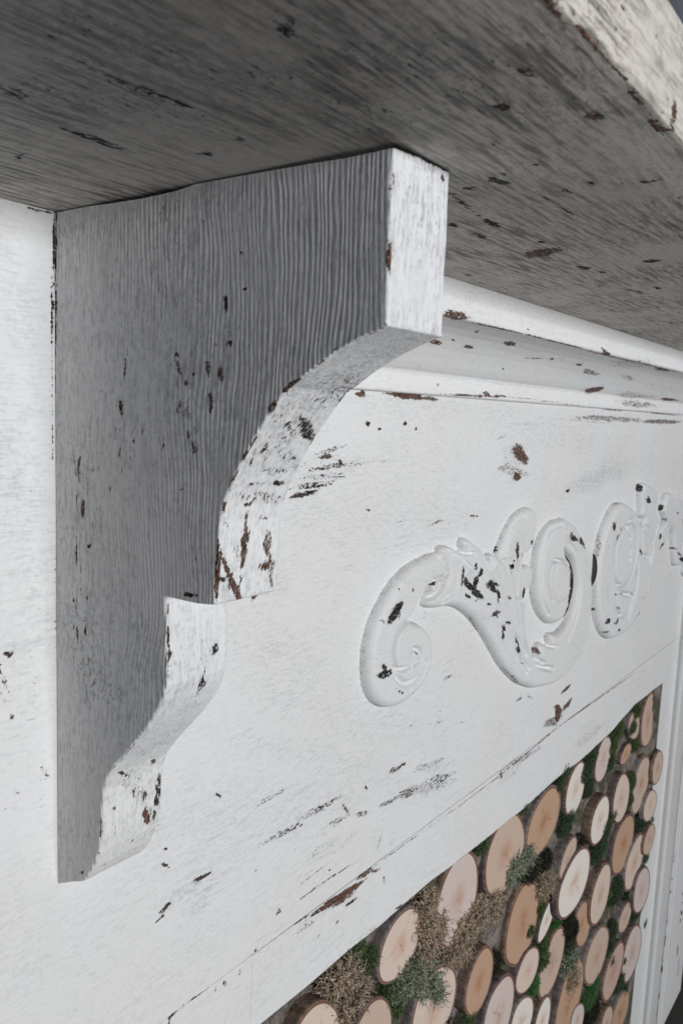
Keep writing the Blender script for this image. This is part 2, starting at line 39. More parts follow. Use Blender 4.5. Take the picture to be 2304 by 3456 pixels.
M_SIDE = [[-0.00169,0.083,0.00038,-0.0176,0.00134,0.00012,1,0],[-0.00091,0.04481,0.00042,-0.02169,0.00108,4e-05,0.9,0],[0.00042,-0.00549,0.00051,-0.02957,0.00083,-2e-05,0.75,0],[-0.0755,0.01366,-0.05863,-0.0323,0.01549,-0.01133,0.33,2],[-0.11552,0.01105,-0.02662,-0.02131,0.00877,-0.005,0.287,0],[-0.07102,-0.01071,-0.02234,-0.02509,0.00952,-0.00367,0.287,0],[-0.07895,-0.04501,-0.02337,-0.02326,0.01123,-0.00538,0.261,0],[-0.02969,-0.05309,-0.01433,-0.02176,0.00798,-0.0026,0.313,0],[-0.11949,-0.06334,-0.01828,-0.02817,0.00737,-0.00303,0.296,0],[-0.03539,-0.143,-0.01607,-0.02724,0.00818,-0.00353,0.261,0],[-0.18967,0.06836,-0.04008,-0.03031,0.01026,-0.00784,0.3,2],[-0.07142,-0.11389,-0.03298,-0.0432,0.01568,-0.0075,0.4,2],[-0.13398,0.04574,-0.00048,-0.0041,0.00138,1e-05,1,0],[-0.14273,0.03554,-0.0005,-0.00068,0.00098,-0.00032,0.95,0],[-0.13762,0.02819,-0.00049,-0.00126,0.00182,-0.00028,1,0],[-0.14344,0.06737,-0.00046,-0.00171,0.00167,-5e-05,0.9,0],[-0.1459,0.05237,-0.00032,-0.00085,0.00105,-0.00012,0.95,0],[-0.13609,0.03387,-0.00024,-0.00087,0.00087,-8e-05,0.9,0],[-0.12308,0.01739,-0.00073,-0.00423,0.00144,-0.0001,0.9,1],[-0.13168,0.01464,-0.00091,-0.00369,0.00177,-0.00019,1,1],[-0.12565,0.00139,-0.00014,-0.00503,0.00158,-4e-05,0.95,1],[-0.10161,0.02349,-0.00073,-0.00116,0.00156,-0.0004,0.95,0],[-0.1037,0.01668,-0.00142,-0.00356,0.00136,-0.00023,0.85,0],[-0.10836,0.01019,-0.0008,-0.00128,0.00179,-0.0005,0.95,0],[-0.10573,-0.00201,0.00076,-0.00594,0.00448,0.00016,0.505,0],[-0.11356,0.01421,-0.00071,-0.00114,0.00151,-0.00042,0.8,0],[-0.10088,0.02708,-0.00191,-0.00306,0.00104,-0.00026,0.7,2],[-0.0628,0.02122,0.00184,-0.00957,0.00095,8e-05,0.85,0],[-0.05893,-0.00342,-0.00032,-0.00527,0.0013,-7e-05,0.85,0],[-0.0781,-0.00413,-0.00119,-0.00128,0.00159,-0.00064,0.8,2],[-0.08651,-0.01343,-0.00018,-0.00232,0.0009,-7e-05,0.8,0],[-0.07004,-0.01999,-0.00021,-0.00122,0.00094,-0.00011,0.8,0],[-0.09202,-0.02101,0.00113,-0.00198,0.00083,0.00017,0.8,0],[-0.11249,-0.01618,0.00227,-0.01163,0.00633,0.00031,0.365,0],[-0.11308,-0.01832,-0.00365,-0.00538,0.00101,-0.00035,0.7,0],[-0.02244,-0.03558,0.00081,-0.00539,0.00145,-3e-05,0.7,0],[-0.07514,0.04191,-5e-05,-0.00369,0.00152,6e-05,0.5,2],[-0.0368,0.08383,-0.00026,-0.00154,0.00167,6e-05,0.7,2],[-0.06408,0.09027,-0.00036,-0.00089,0.0012,-5e-05,0.9,0],[-0.16453,0.01445,-0.00024,-0.00077,0.00079,-0.00012,0.9,0],[-0.16931,-0.00791,0.00041,-0.00329,0.00114,6e-05,0.4,2],[-0.12812,0.02802,-2e-05,-0.00075,0.00078,1e-05,0.8,0],[-0.13949,0.02075,-0.00038,-0.00121,0.00098,-0.00013,0.8,2],[-0.2223,0.05829,-0.00029,-0.00498,0.00119,9e-05,1,1],[-0.2223,0.06677,-0.00026,-0.00074,0.00079,-8e-05,1,0],[-0.14673,0.06593,0.00031,-0.00681,0.00192,0.00023,0.55,2],[-0.10469,0.02096,-0.01062,0.01819,-0.00603,-0.00163,0.25,2],[-0.08276,-0.0027,-0.00704,0.0048,-0.00323,-0.00197,0.35,2],[-0.05562,-0.01449,-0.00247,0.00635,-0.00319,-0.00035,0.392,0],[-0.17809,0.05661,-0.00036,0.01151,-0.00086,-0.0001,0.4,2],[-0.12216,0.03261,-0.00154,-0.01104,0.00394,-0.00011,0.3,2],[-0.02082,-0.04124,-0.00033,-0.007,0.00276,-0.00027,0.592,1],[-0.02587,-0.05924,1e-05,-0.00422,0.00162,-0.00017,0.95,1],[-0.01989,-0.08277,0.00014,-0.01054,0.00102,-0.00014,0.88,0],[-0.02366,-0.097,-0.00018,-0.00851,0.00051,-9e-05,0.75,1],[-0.03166,-0.0795,-0.00188,-0.0002,0.00073,-0.00122,1,0],[-0.02973,-0.109,-0.00018,-0.00109,0.00112,-0.00027,0.9,0],[-0.0171,-0.1127,-0.00041,-0.00093,0.00113,-0.00037,0.9,0],[-0.0209,-0.13229,-9e-05,-0.00532,0.00103,-0.00022,0.85,0],[-0.02807,-0.12827,0.0,-0.003,0.00101,-0.00021,0.9,0],[-0.01673,-0.12919,-0.00014,-0.00131,0.00091,-0.00022,0.9,0],[-0.03715,-0.03654,-0.0055,0.0021,-0.00118,-0.00135,0.479,0],[-0.05793,-0.02571,0.00128,-0.00321,0.00087,9e-05,0.85,0],[-0.04997,-0.0458,0.0001,-0.00179,0.00081,-5e-05,0.8,0],[-0.04562,-0.05853,-0.00049,-0.0007,0.00098,-0.00035,0.9,0],[-0.03737,-0.05801,-0.00026,-0.00156,0.00096,-0.00016,0.6,2],[-0.10629,-0.04101,-0.00022,-0.00105,0.00126,-0.00022,0.95,0],[-0.11449,-0.02066,-0.00102,-0.00255,0.00119,-0.00028,0.95,0],[-0.02372,-0.15133,0.0,-0.00073,0.00064,-0.00015,0.8,0],[-0.0354,-0.15671,-0.00216,0.0034,-0.00068,-4e-05,0.7,0],[-0.02763,-0.16948,0.0,-0.00068,0.00077,-0.0002,0.8,0],[-0.08163,-0.06718,-0.00014,-0.00149,0.00085,-0.00014,0.8,2],[-0.11392,-0.09246,-0.0047,0.00039,0.0002,-0.00124,0.95,0],[-0.11629,-0.08221,-0.00471,-0.00406,0.00316,-0.00199,0.5,2],[-0.11389,-0.07536,-0.0052,0.00077,-5e-05,-0.002,0.4,2],[-0.12277,-0.07761,0.00285,-0.01091,0.00148,-1e-05,0.5,2],[-0.11812,-0.06707,-0.01006,-0.01927,0.00691,-0.0025,0.22,2],[-0.03154,-0.16631,-0.00312,-0.00703,0.00613,-0.00255,0.4,2],[-0.07028,-0.08845,0.00163,-0.00462,0.0043,2e-05,0.5,2],[-0.06222,-0.15544,-0.00406,-0.00161,0.00406,-0.00372,0.5,2],[-0.08714,-0.05109,-0.00272,0.00489,-0.00388,-0.00061,0.4,2],[-0.05832,-0.11246,-0.00492,0.0054,-0.00094,-0.00025,0.5,2],[-0.09734,-0.08949,0.00184,-0.00421,0.00136,8e-05,0.5,2],[-0.01986,-0.11798,9e-05,-0.02551,0.00042,-8e-05,0.6,0],[-0.03158,-0.03357,0.00206,-0.00884,0.00169,2e-05,0.5,2],[-0.04313,-0.19909,-0.0023,0.00595,-0.0019,0.00024,0.4,2],[-0.0203,-0.0517,-0.00012,-0.02133,0.00101,-0.0001,0.5,0],[-0.14827,-0.0219,-0.00172,0.00385,-0.0008,-0.00015,0.9,1],[-0.13552,-0.04896,0.0002,-0.00404,0.00107,-7e-05,0.95,0],[-0.1388,-0.03551,0.00064,-0.00324,0.00052,2e-05,0.8,1],[-0.13174,-0.07874,0.00068,-0.01489,0.00128,-0.00015,0.92,1],[-0.13344,-0.04869,0.00011,-0.00266,0.00126,-9e-05,0.6,2],[-0.17463,0.01022,-0.00445,0.00294,-0.00082,-0.00069,1,0],[-0.16434,0.0014,-0.00294,0.003,-0.00112,-0.00059,0.9,1],[-0.18569,0.01599,-0.00516,0.00324,-0.00042,-0.00038,0.85,1],[-0.15306,-0.01639,-0.00283,0.00443,-0.00098,-0.0003,0.9,0],[-0.19118,0.02014,-0.01034,0.0072,-0.00029,-0.00024,0.6,0],[-0.07174,-0.1817,-0.01543,0.01623,-0.00042,-0.00013,0.95,1],[-0.04228,-0.23969,-0.00097,0.00808,-0.00041,0.00013,0.8,1],[-0.02453,-0.27485,-0.00032,-0.0009,0.00143,-0.00077,1,1],[-0.04078,-0.257,-0.00045,-0.00055,0.00082,-0.00054,0.9,0],[-0.09713,-0.12022,-0.00059,-0.0139,0.00082,-0.00019,0.95,1],[-0.09601,-0.10312,-0.00024,-0.00394,0.00041,-8e-05,0.8,1],[-0.01927,-0.28024,-0.01485,0.00614,0.0,-0.00028,0.6,2],[-0.13947,0.10292,-0.06162,0.00058,-0.00017,-0.00051,0.5,2]]
M_STRIP = [[0.2716,0.13063,0.00821,-0.0222,0.0146,0.00825,0.313,0],[0.28398,0.31608,-0.00168,0.01549,-0.00593,-0.00233,0.296,0],[0.27528,0.20087,-0.0008,0.00545,-0.0015,-0.00037,0.609,1],[0.29765,0.23455,0.00163,0.00411,-0.00202,-3e-05,0.609,1],[0.2745,0.23048,-0.00028,0.00472,-0.00096,-0.00023,0.8,0],[0.26691,0.22933,0.00035,0.00672,-0.00074,-0.00013,0.75,0],[0.29006,0.20059,0.00272,0.00527,-0.00133,0.00012,0.522,1],[0.27582,0.21388,-0.00158,0.01073,-0.00282,-0.00066,0.89,1],[0.29269,0.21475,0.00133,0.0093,-0.00303,-0.00027,0.78,1],[0.27127,0.23368,0.01751,0.02971,-0.00227,-0.00051,1.0,1],[0.29134,0.22484,-0.00386,0.00289,-0.00248,-0.00173,0.83,1],[0.25968,0.21003,0.00052,0.00869,-0.00106,-0.00013,0.59,0],[0.26169,0.227,0.00274,0.00155,-0.00095,0.00124,1.0,0],[0.30629,0.21079,-0.00018,0.00746,-0.00171,-0.00027,0.5,2],[0.27891,0.1802,0.00808,-0.00014,0.00118,0.00179,0.62,2],[0.27464,0.18032,0.00329,1e-05,0.00081,0.00129,0.89,0],[0.29279,0.18088,0.00415,0.00024,0.00108,0.00185,0.89,0],[0.27565,0.19184,0.0031,-0.00021,0.00047,0.00087,0.94,0],[0.29648,0.1918,0.00255,0.00415,-0.00196,0.00014,0.55,2],[0.29133,0.1651,0.01491,0.00708,-0.00076,0.00256,0.513,0],[0.28184,0.18785,0.02017,0.00422,0.00067,0.0037,0.461,1],[0.30263,0.23475,0.00021,0.00497,-0.00064,-0.00014,1.0,0],[0.2723,0.21502,0.00047,0.00676,-0.00373,-0.00044,0.461,0],[0.29751,0.22733,-0.00128,0.00531,-0.00207,-0.00063,0.566,0],[0.2737,0.16646,-0.00238,-0.00773,0.00168,0.00039,0.513,1],[0.26437,0.16497,-0.00139,-0.00601,0.00101,0.00028,0.71,0],[0.28699,0.19222,0.00155,0.00288,-0.00191,9e-05,0.6,2],[0.28845,0.19992,0.00411,0.00105,-0.00014,0.0008,0.71,1],[0.26267,0.20076,0.00222,0.00232,-0.00099,0.00042,0.618,1],[0.26891,0.15937,0.00096,-0.00421,0.0015,0.0007,0.89,1],[0.2912,0.14854,0.01112,0.00807,-0.00267,0.00164,0.77,0],[0.29424,0.1518,0.00328,0.00166,-0.0007,0.00156,1.0,0],[0.27529,0.14549,0.00251,0.0022,-0.001,0.00039,0.83,0],[0.28144,0.14586,0.00529,-0.00668,0.00836,0.00504,0.435,0],[0.2823,0.10883,0.01094,-0.01313,0.0061,0.00391,0.6,2],[0.29275,0.12078,0.00434,-0.01007,0.00873,0.005,0.47,0],[0.30241,0.12768,0.00153,0.01006,-0.00407,-0.00152,0.618,0],[0.28735,0.1633,0.01743,0.01271,-0.00332,0.00237,0.461,0],[0.28515,0.17331,0.01084,0.0018,0.00144,0.00352,0.513,0],[0.2678,0.13623,0.00541,-0.0087,0.00353,0.00203,0.409,1],[0.28818,0.12983,0.00145,-0.00716,0.00275,0.00126,0.5,2],[0.2897,0.09293,-0.0027,-0.01531,0.00735,0.00351,0.45,2],[0.26952,0.1016,0.00486,-0.00264,0.00482,0.00352,0.4,2],[0.29439,0.06688,0.00343,0.00024,-0.00022,0.00225,0.7,2],[0.27384,0.28914,0.00101,0.00099,-0.001,0.00057,0.7,2],[0.29209,0.30923,-0.00125,0.00408,-0.00251,-0.00093,0.77,0],[0.28489,0.32895,-0.00087,0.00466,-0.00246,-0.00162,0.78,0],[0.25933,0.29882,-9e-05,0.01424,-0.00123,-0.00025,1.0,1],[0.26029,0.305,0.0003,0.00331,-0.00175,-0.00025,1.0,1],[0.28541,0.31938,-6e-05,0.00344,-0.0008,-0.00026,0.59,0],[0.2798,0.33385,0.02583,0.00818,0.00335,0.00713,0.2,2],[0.26707,0.3109,0.00759,0.0035,-0.00104,0.00252,0.3,2],[0.29164,0.40541,0.00032,0.00206,-0.00173,-0.00103,1.0,1],[0.26994,0.40522,0.00441,0.00397,-0.00023,0.00098,1.0,0],[0.29125,0.44315,0.00212,0.0059,-0.00203,-0.00045,1.0,1],[0.29707,0.44424,-0.00032,0.00305,-0.00161,-0.00106,1.0,0],[0.29877,0.42903,-0.00105,0.01067,-0.00232,-0.00116,0.78,0],[0.28075,0.42245,0.00027,0.00224,-0.00071,-0.00025,0.94,0],[0.2666,0.42696,0.0008,0.00166,-0.001,5e-05,1.0,0],[0.28941,0.42712,0.00037,0.00193,-0.00121,-0.00033,0.94,1],[0.28453,0.42424,0.00836,0.01763,-0.00551,-0.0002,0.435,0],[0.26819,0.44266,0.00024,0.00527,-0.00048,-0.00024,0.71,0],[0.28421,0.45709,0.00072,0.00224,-0.00073,-0.00041,0.83,0],[0.27132,0.41163,-0.00389,-0.00658,0.00244,-0.00026,0.409,1],[0.27179,0.38059,0.01461,0.00318,0.00635,0.00966,0.4,2],[0.29809,0.44181,-0.00037,0.01138,-0.00325,-0.00177,0.5,2],[0.26802,0.46778,8e-05,-0.00093,0.00103,0.00134,0.94,0],[0.28162,0.00343,0.01254,-0.00146,-0.00066,0.00162,0.5,2],[0.29553,0.00346,0.00121,0.00178,-0.00151,0.00056,0.89,1],[0.30367,0.04213,0.00118,0.0152,-0.00066,0.0001,1.0,1],[0.2779,0.01303,0.00867,-0.00237,0.00014,0.00057,0.4,2],[0.26792,0.00035,0.00833,-0.0,-0.00047,0.00049,0.71,1],[0.28884,0.01492,0.00048,0.00204,-0.00091,0.00024,0.5,2],[0.27655,0.03633,0.02076,0.01157,-0.00541,0.00293,0.2,2],[0.28599,9e-05,0.01149,-0.00018,-0.00047,0.00038,0.71,0],[0.26065,0.04202,-0.00055,0.00733,-0.00108,0.00014,0.59,1],[0.27399,0.05643,0.00057,0.00048,-0.00076,0.00031,0.8,2],[0.27727,0.06809,0.01795,-0.00099,0.00091,0.00186,0.3,2]]
M_SHELF = [[0.21115,0.40329,0.03395,0.00582,0.00486,-0.00437,0.383,0],[0.26336,0.41237,0.03467,0.00192,0.00443,-0.00355,0.365,0],[0.37297,0.40063,0.06027,0.00186,0.00801,-0.00421,0.331,0],[0.41664,0.3096,0.05315,0.00404,0.01468,-0.00873,0.313,0],[0.14196,0.31889,0.02371,0.0174,0.00656,-0.01078,0.365,0],[0.18171,0.28485,0.036,0.00795,0.00662,-0.01057,0.365,0],[0.19641,0.34346,0.04021,0.01481,0.00777,-0.0086,0.365,0],[0.17762,0.32216,0.05335,0.01678,0.02599,-0.0362,0.6,2],[0.16829,0.29097,0.04235,0.02278,0.02067,-0.03265,0.5,2],[0.19666,0.3864,0.03088,0.02542,0.01605,-0.01211,0.6,2],[0.20571,0.37666,0.05392,0.00741,0.01565,-0.01608,0.296,0],[0.15412,0.31022,0.04035,0.01424,0.01283,-0.02197,0.296,0],[0.48999,0.31796,0.43575,-0.07016,0.06488,-0.03882,0.244,0],[0.19817,0.27621,0.04069,0.02271,0.01253,-0.01728,0.287,0],[0.1988,0.24261,0.01748,0.00097,0.00197,-0.00337,0.75,0],[0.1793,0.29817,0.02119,0.00103,0.00178,-0.00294,0.592,0],[0.16886,0.36801,0.00664,-0.0047,0.00095,-0.00496,0.652,0],[0.15565,0.25817,0.00867,-0.00128,0.00232,-0.00548,0.652,0],[0.18462,0.30061,0.01127,-0.00037,0.00102,-0.00168,0.85,0],[0.23262,0.26815,0.00355,0.00363,0.00198,-0.00223,0.7,0],[0.22697,0.29228,0.0017,0.00157,0.0018,-0.0019,0.8,0],[0.17462,0.22296,0.00644,-0.00011,0.00179,-0.00382,0.5,2],[0.15904,0.29806,0.01742,0.00329,0.00333,-0.00605,0.392,0],[0.16806,0.26964,0.01982,-0.00071,0.00363,-0.00726,0.435,0],[0.20069,0.33406,0.02121,0.00837,0.00465,-0.00518,0.348,0],[0.18461,0.35381,0.01792,0.00372,0.00351,-0.00431,0.348,0],[0.20756,0.37385,0.03076,0.00022,0.00449,-0.00517,0.304,0],[0.21511,0.3861,0.03194,0.00013,0.00534,-0.00577,0.348,0],[0.19332,0.19763,-0.00051,0.00556,0.00202,-0.00266,0.8,0],[0.23406,0.3923,0.02488,0.00037,0.00404,-0.00385,0.348,0],[0.23335,0.33969,0.02458,0.0036,0.00557,-0.00558,0.365,0],[0.24863,0.39187,0.00218,0.00229,0.00248,-0.00129,0.95,0],[0.22987,0.40942,0.00451,0.00092,0.00197,-0.0015,0.78,0],[0.27358,0.41358,0.00158,0.00264,0.00328,-0.00106,0.85,1],[0.32325,0.35389,0.00713,0.00294,0.00441,-0.00255,0.85,0],[0.31633,0.36,0.00237,0.00046,0.00199,-0.00021,0.95,0],[0.35295,0.3726,0.0054,0.00117,0.00256,-0.00131,0.95,0],[0.35842,0.36,0.00147,0.00073,0.00298,-0.00059,0.9,0],[0.34512,0.38685,0.00434,0.00202,0.00253,-0.0011,0.95,0],[0.35642,0.40755,0.00176,0.00451,0.00223,-0.00058,0.95,0],[0.38529,0.36,0.00769,-0.00011,0.00243,-0.00043,0.95,0],[0.32667,0.3376,0.00037,0.00348,0.00192,-0.00095,0.95,0],[0.34634,0.3231,0.01554,-0.00222,0.00222,-0.00181,0.92,0],[0.37227,0.31847,0.01274,-0.00284,0.00096,-0.00081,0.7,0],[0.39141,0.31676,0.00883,0.00129,0.0049,-0.00295,1,0],[0.38506,0.29678,0.00426,0.00167,0.0036,-0.00225,0.95,0],[0.41626,0.29713,0.01354,0.00065,0.00331,-0.00208,0.85,0],[0.47068,0.31153,-0.00406,0.01514,0.0128,-0.00498,0.82,1],[0.44404,0.3211,0.00203,0.00264,0.00266,-0.00117,0.9,0],[0.52843,0.31486,0.00401,0.00328,0.00547,-0.00214,0.95,0],[0.54977,0.31972,0.00621,0.00149,0.00516,-0.00205,0.8,0],[0.60332,0.29944,0.00824,0.00167,0.01023,-0.00405,0.609,1],[0.63963,0.31501,0.02376,0.00677,0.00693,-0.00236,0.66,0],[0.62779,0.33424,0.00672,0.00166,0.00592,-0.0019,0.92,0],[0.52431,0.36,0.00453,0.00385,0.00458,-0.0044,0.95,0],[0.41529,0.36936,0.00118,0.00056,0.00213,-0.00084,0.8,1],[0.52252,0.23153,0.00094,0.00213,0.00346,-0.00186,0.9,0],[0.42052,0.33141,0.00301,0.00281,0.00236,-0.00107,0.7,2],[0.41841,0.31885,0.00834,0.00054,0.00589,-0.00339,0.566,0],[0.31092,0.37899,0.00122,0.00634,0.00082,-0.00032,0.65,0],[0.27935,0.37694,-0.00016,0.00506,0.00109,-0.00044,0.55,0],[0.38053,0.37075,0.02579,0.00202,0.00593,-0.00309,0.35,2],[0.43873,0.38072,0.119,-0.01262,0.01073,-0.00632,0.3,2],[0.47325,0.30737,0.00988,-0.00778,-0.00457,0.00123,0.9,0],[0.44531,0.28172,0.0032,0.00071,0.00468,-0.00274,0.7,2],[0.73871,0.2735,0.00198,0.00067,0.0069,-0.00238,0.8,1],[0.88487,0.25892,-0.00022,0.00719,0.00744,-0.00209,0.6,2],[0.38727,0.41116,0.00509,0.00217,0.00595,-0.00188,0.435,0],[0.27376,0.4167,-0.01291,0.00358,0.00043,0.0012,0.348,0],[0.23363,0.35336,0.01425,0.00226,0.00343,-0.00323,0.435,0],[0.23719,0.35745,0.00992,0.00107,0.00254,-0.00239,0.479,0],[0.5083,0.35104,0.20385,-0.02421,0.01654,-0.00865,0.22,2],[0.33038,0.36828,0.03562,-0.00501,0.00395,-0.00282,0.25,2],[0.2024,0.42812,0.00702,0.00016,0.0009,-0.00145,0.95,1],[0.21112,0.42909,0.00444,0.00094,0.00075,-0.00065,0.8,1],[0.22347,0.4296,0.01105,-0.0005,-0.00014,-0.001,0.95,1],[0.233,0.42929,0.0032,0.00078,0.0007,-0.00047,0.9,1],[0.24467,0.4294,0.0128,0.0003,0.00044,-0.00068,0.9,1],[0.2694,0.42835,0.00903,-0.00018,0.00105,-0.00131,0.95,1],[0.28533,0.42762,0.00664,-0.00022,0.00065,-0.00075,0.8,1],[0.2995,0.4269,0.01182,-0.00036,0.00135,-0.00138,0.98,1],[0.24533,0.44654,0.00451,0.00065,-0.00063,-0.00054,0.85,1],[0.30564,0.43347,0.00191,-0.00576,-0.00352,-0.0009,0.82,1],[0.2965,0.43674,0.00047,-0.00039,-0.00147,-0.00054,0.9,1],[0.29185,0.4315,0.00049,-0.00049,-0.00174,-0.00061,0.95,1],[0.29956,0.43099,0.00027,-0.00202,-0.00138,-0.00031,0.8,1],[0.27563,0.45236,0.00689,-0.00131,-0.00187,-0.00099,0.5,2],[0.24336,0.44261,-0.00336,0.00066,0.00094,0.00053,0.4,2],[0.23777,0.43959,0.00742,0.00022,-0.00044,-0.00032,0.55,0],[0.24344,0.43941,0.00071,-5e-05,-0.00086,-0.00053,0.9,0],[0.29193,0.45027,0.00372,-0.003,-0.00143,-0.00058,0.4,2],[0.29392,0.44887,0.00083,-3e-05,-0.00093,-0.00052,0.9,0],[0.31222,0.43764,0.0038,-0.00065,-0.0017,-0.00077,0.5,2],[0.27854,0.45043,0.00174,-0.00045,-0.00122,-0.00061,0.6,0]]  # broad grey marks at the near left paint shade over real streaks
M_CROWN = [[1.05412,0.07896,0.38726,0.01916,0.04559,0.02222,0.287,1],[0.67709,0.04833,0.15624,0.00917,0.03247,0.01807,0.244,1],[0.54858,0.02702,0.01815,-0.00171,0.00609,0.00515,0.88,1],[0.61584,0.0289,0.05024,-0.00114,0.00253,0.00144,1,1],[0.74142,0.0283,0.08169,0.00072,0.00292,0.00144,1,1],[1.0021,0.03251,0.19836,0.00044,0.00973,0.00322,0.72,1],[0.88681,0.02765,0.01581,0.00077,0.0081,0.00431,0.95,1],[1.1338,0.0357,0.02883,-0.00219,0.02627,0.00764,0.85,1],[0.59804,0.07668,0.01017,0.00068,0.00328,0.00298,0.88,1],[0.65427,0.07499,0.00855,-0.00011,0.00349,0.0025,0.95,1],[0.61613,0.07006,0.00405,0.00081,0.0016,0.00163,0.9,0],[0.70569,0.05813,0.01042,-0.00065,0.00865,0.0046,0.88,0],[0.62023,0.04781,-0.00579,-0.00516,0.00417,0.00151,0.8,0],[0.98104,0.07987,0.03422,0.00015,0.00901,0.00435,0.652,1],[1.1158,0.07797,0.04188,0.00369,0.01101,0.00578,0.574,1],[1.04999,0.10851,0.02807,-0.00502,0.01433,0.0056,0.92,1],[0.91518,0.07033,0.0081,-0.00088,0.00544,0.00228,0.9,0],[0.8541,0.06743,0.0077,-0.00027,0.007,0.00337,0.85,2],[0.83251,0.06952,0.00093,-0.00206,0.00585,0.002,0.8,0],[1.02405,0.04222,0.04056,-0.01061,0.04235,0.01357,0.452,1],[1.23345,0.10893,0.08919,-0.00181,0.01463,0.00585,0.522,1],[1.41158,0.10876,0.05278,-0.00118,0.00901,0.003,0.92,1],[0.60946,0.10762,0.00175,-0.00124,0.00329,0.00177,0.9,2],[0.75993,0.09617,0.00231,-0.00022,0.00224,0.0014,0.9,0],[0.79349,0.07449,0.02373,-0.00229,0.00268,0.00141,0.65,0],[0.75658,0.06166,0.0327,0.002,0.0061,0.00346,0.4,2],[0.61457,0.06277,0.0259,-0.00106,0.00629,0.00411,0.3,2],[0.67799,0.02291,0.00214,0.00013,-0.00062,0.00063,0.9,0],[1.00139,0.02812,0.00519,0.00017,0.00521,0.00202,0.9,1],[1.31906,0.08835,0.12704,-0.00019,0.0224,0.00857,0.365,1],[0.89404,0.10625,0.00732,0.00105,0.00183,0.00166,0.6,2],[0.65715,0.12524,0.00047,0.00242,-0.002,0.0001,0.9,1],[0.73426,0.132,0.06763,-0.00125,0.00028,0.0012,0.92,1],[0.75765,0.12914,0.00978,0.00048,-0.00034,0.00223,0.8,1],[1.26978,0.12399,0.09701,-0.00023,0.00088,0.005,0.609,1],[0.94127,0.13209,0.16185,0.00314,8e-05,0.00066,0.7,0],[0.62905,0.11743,0.07211,-0.0001,4e-05,0.0004,0.6,2],[0.85665,0.11703,0.17841,-0.00037,0.00031,0.00063,0.5,1],[1.05744,0.12992,0.00706,0.00511,-0.00234,0.00028,0.4,2]]
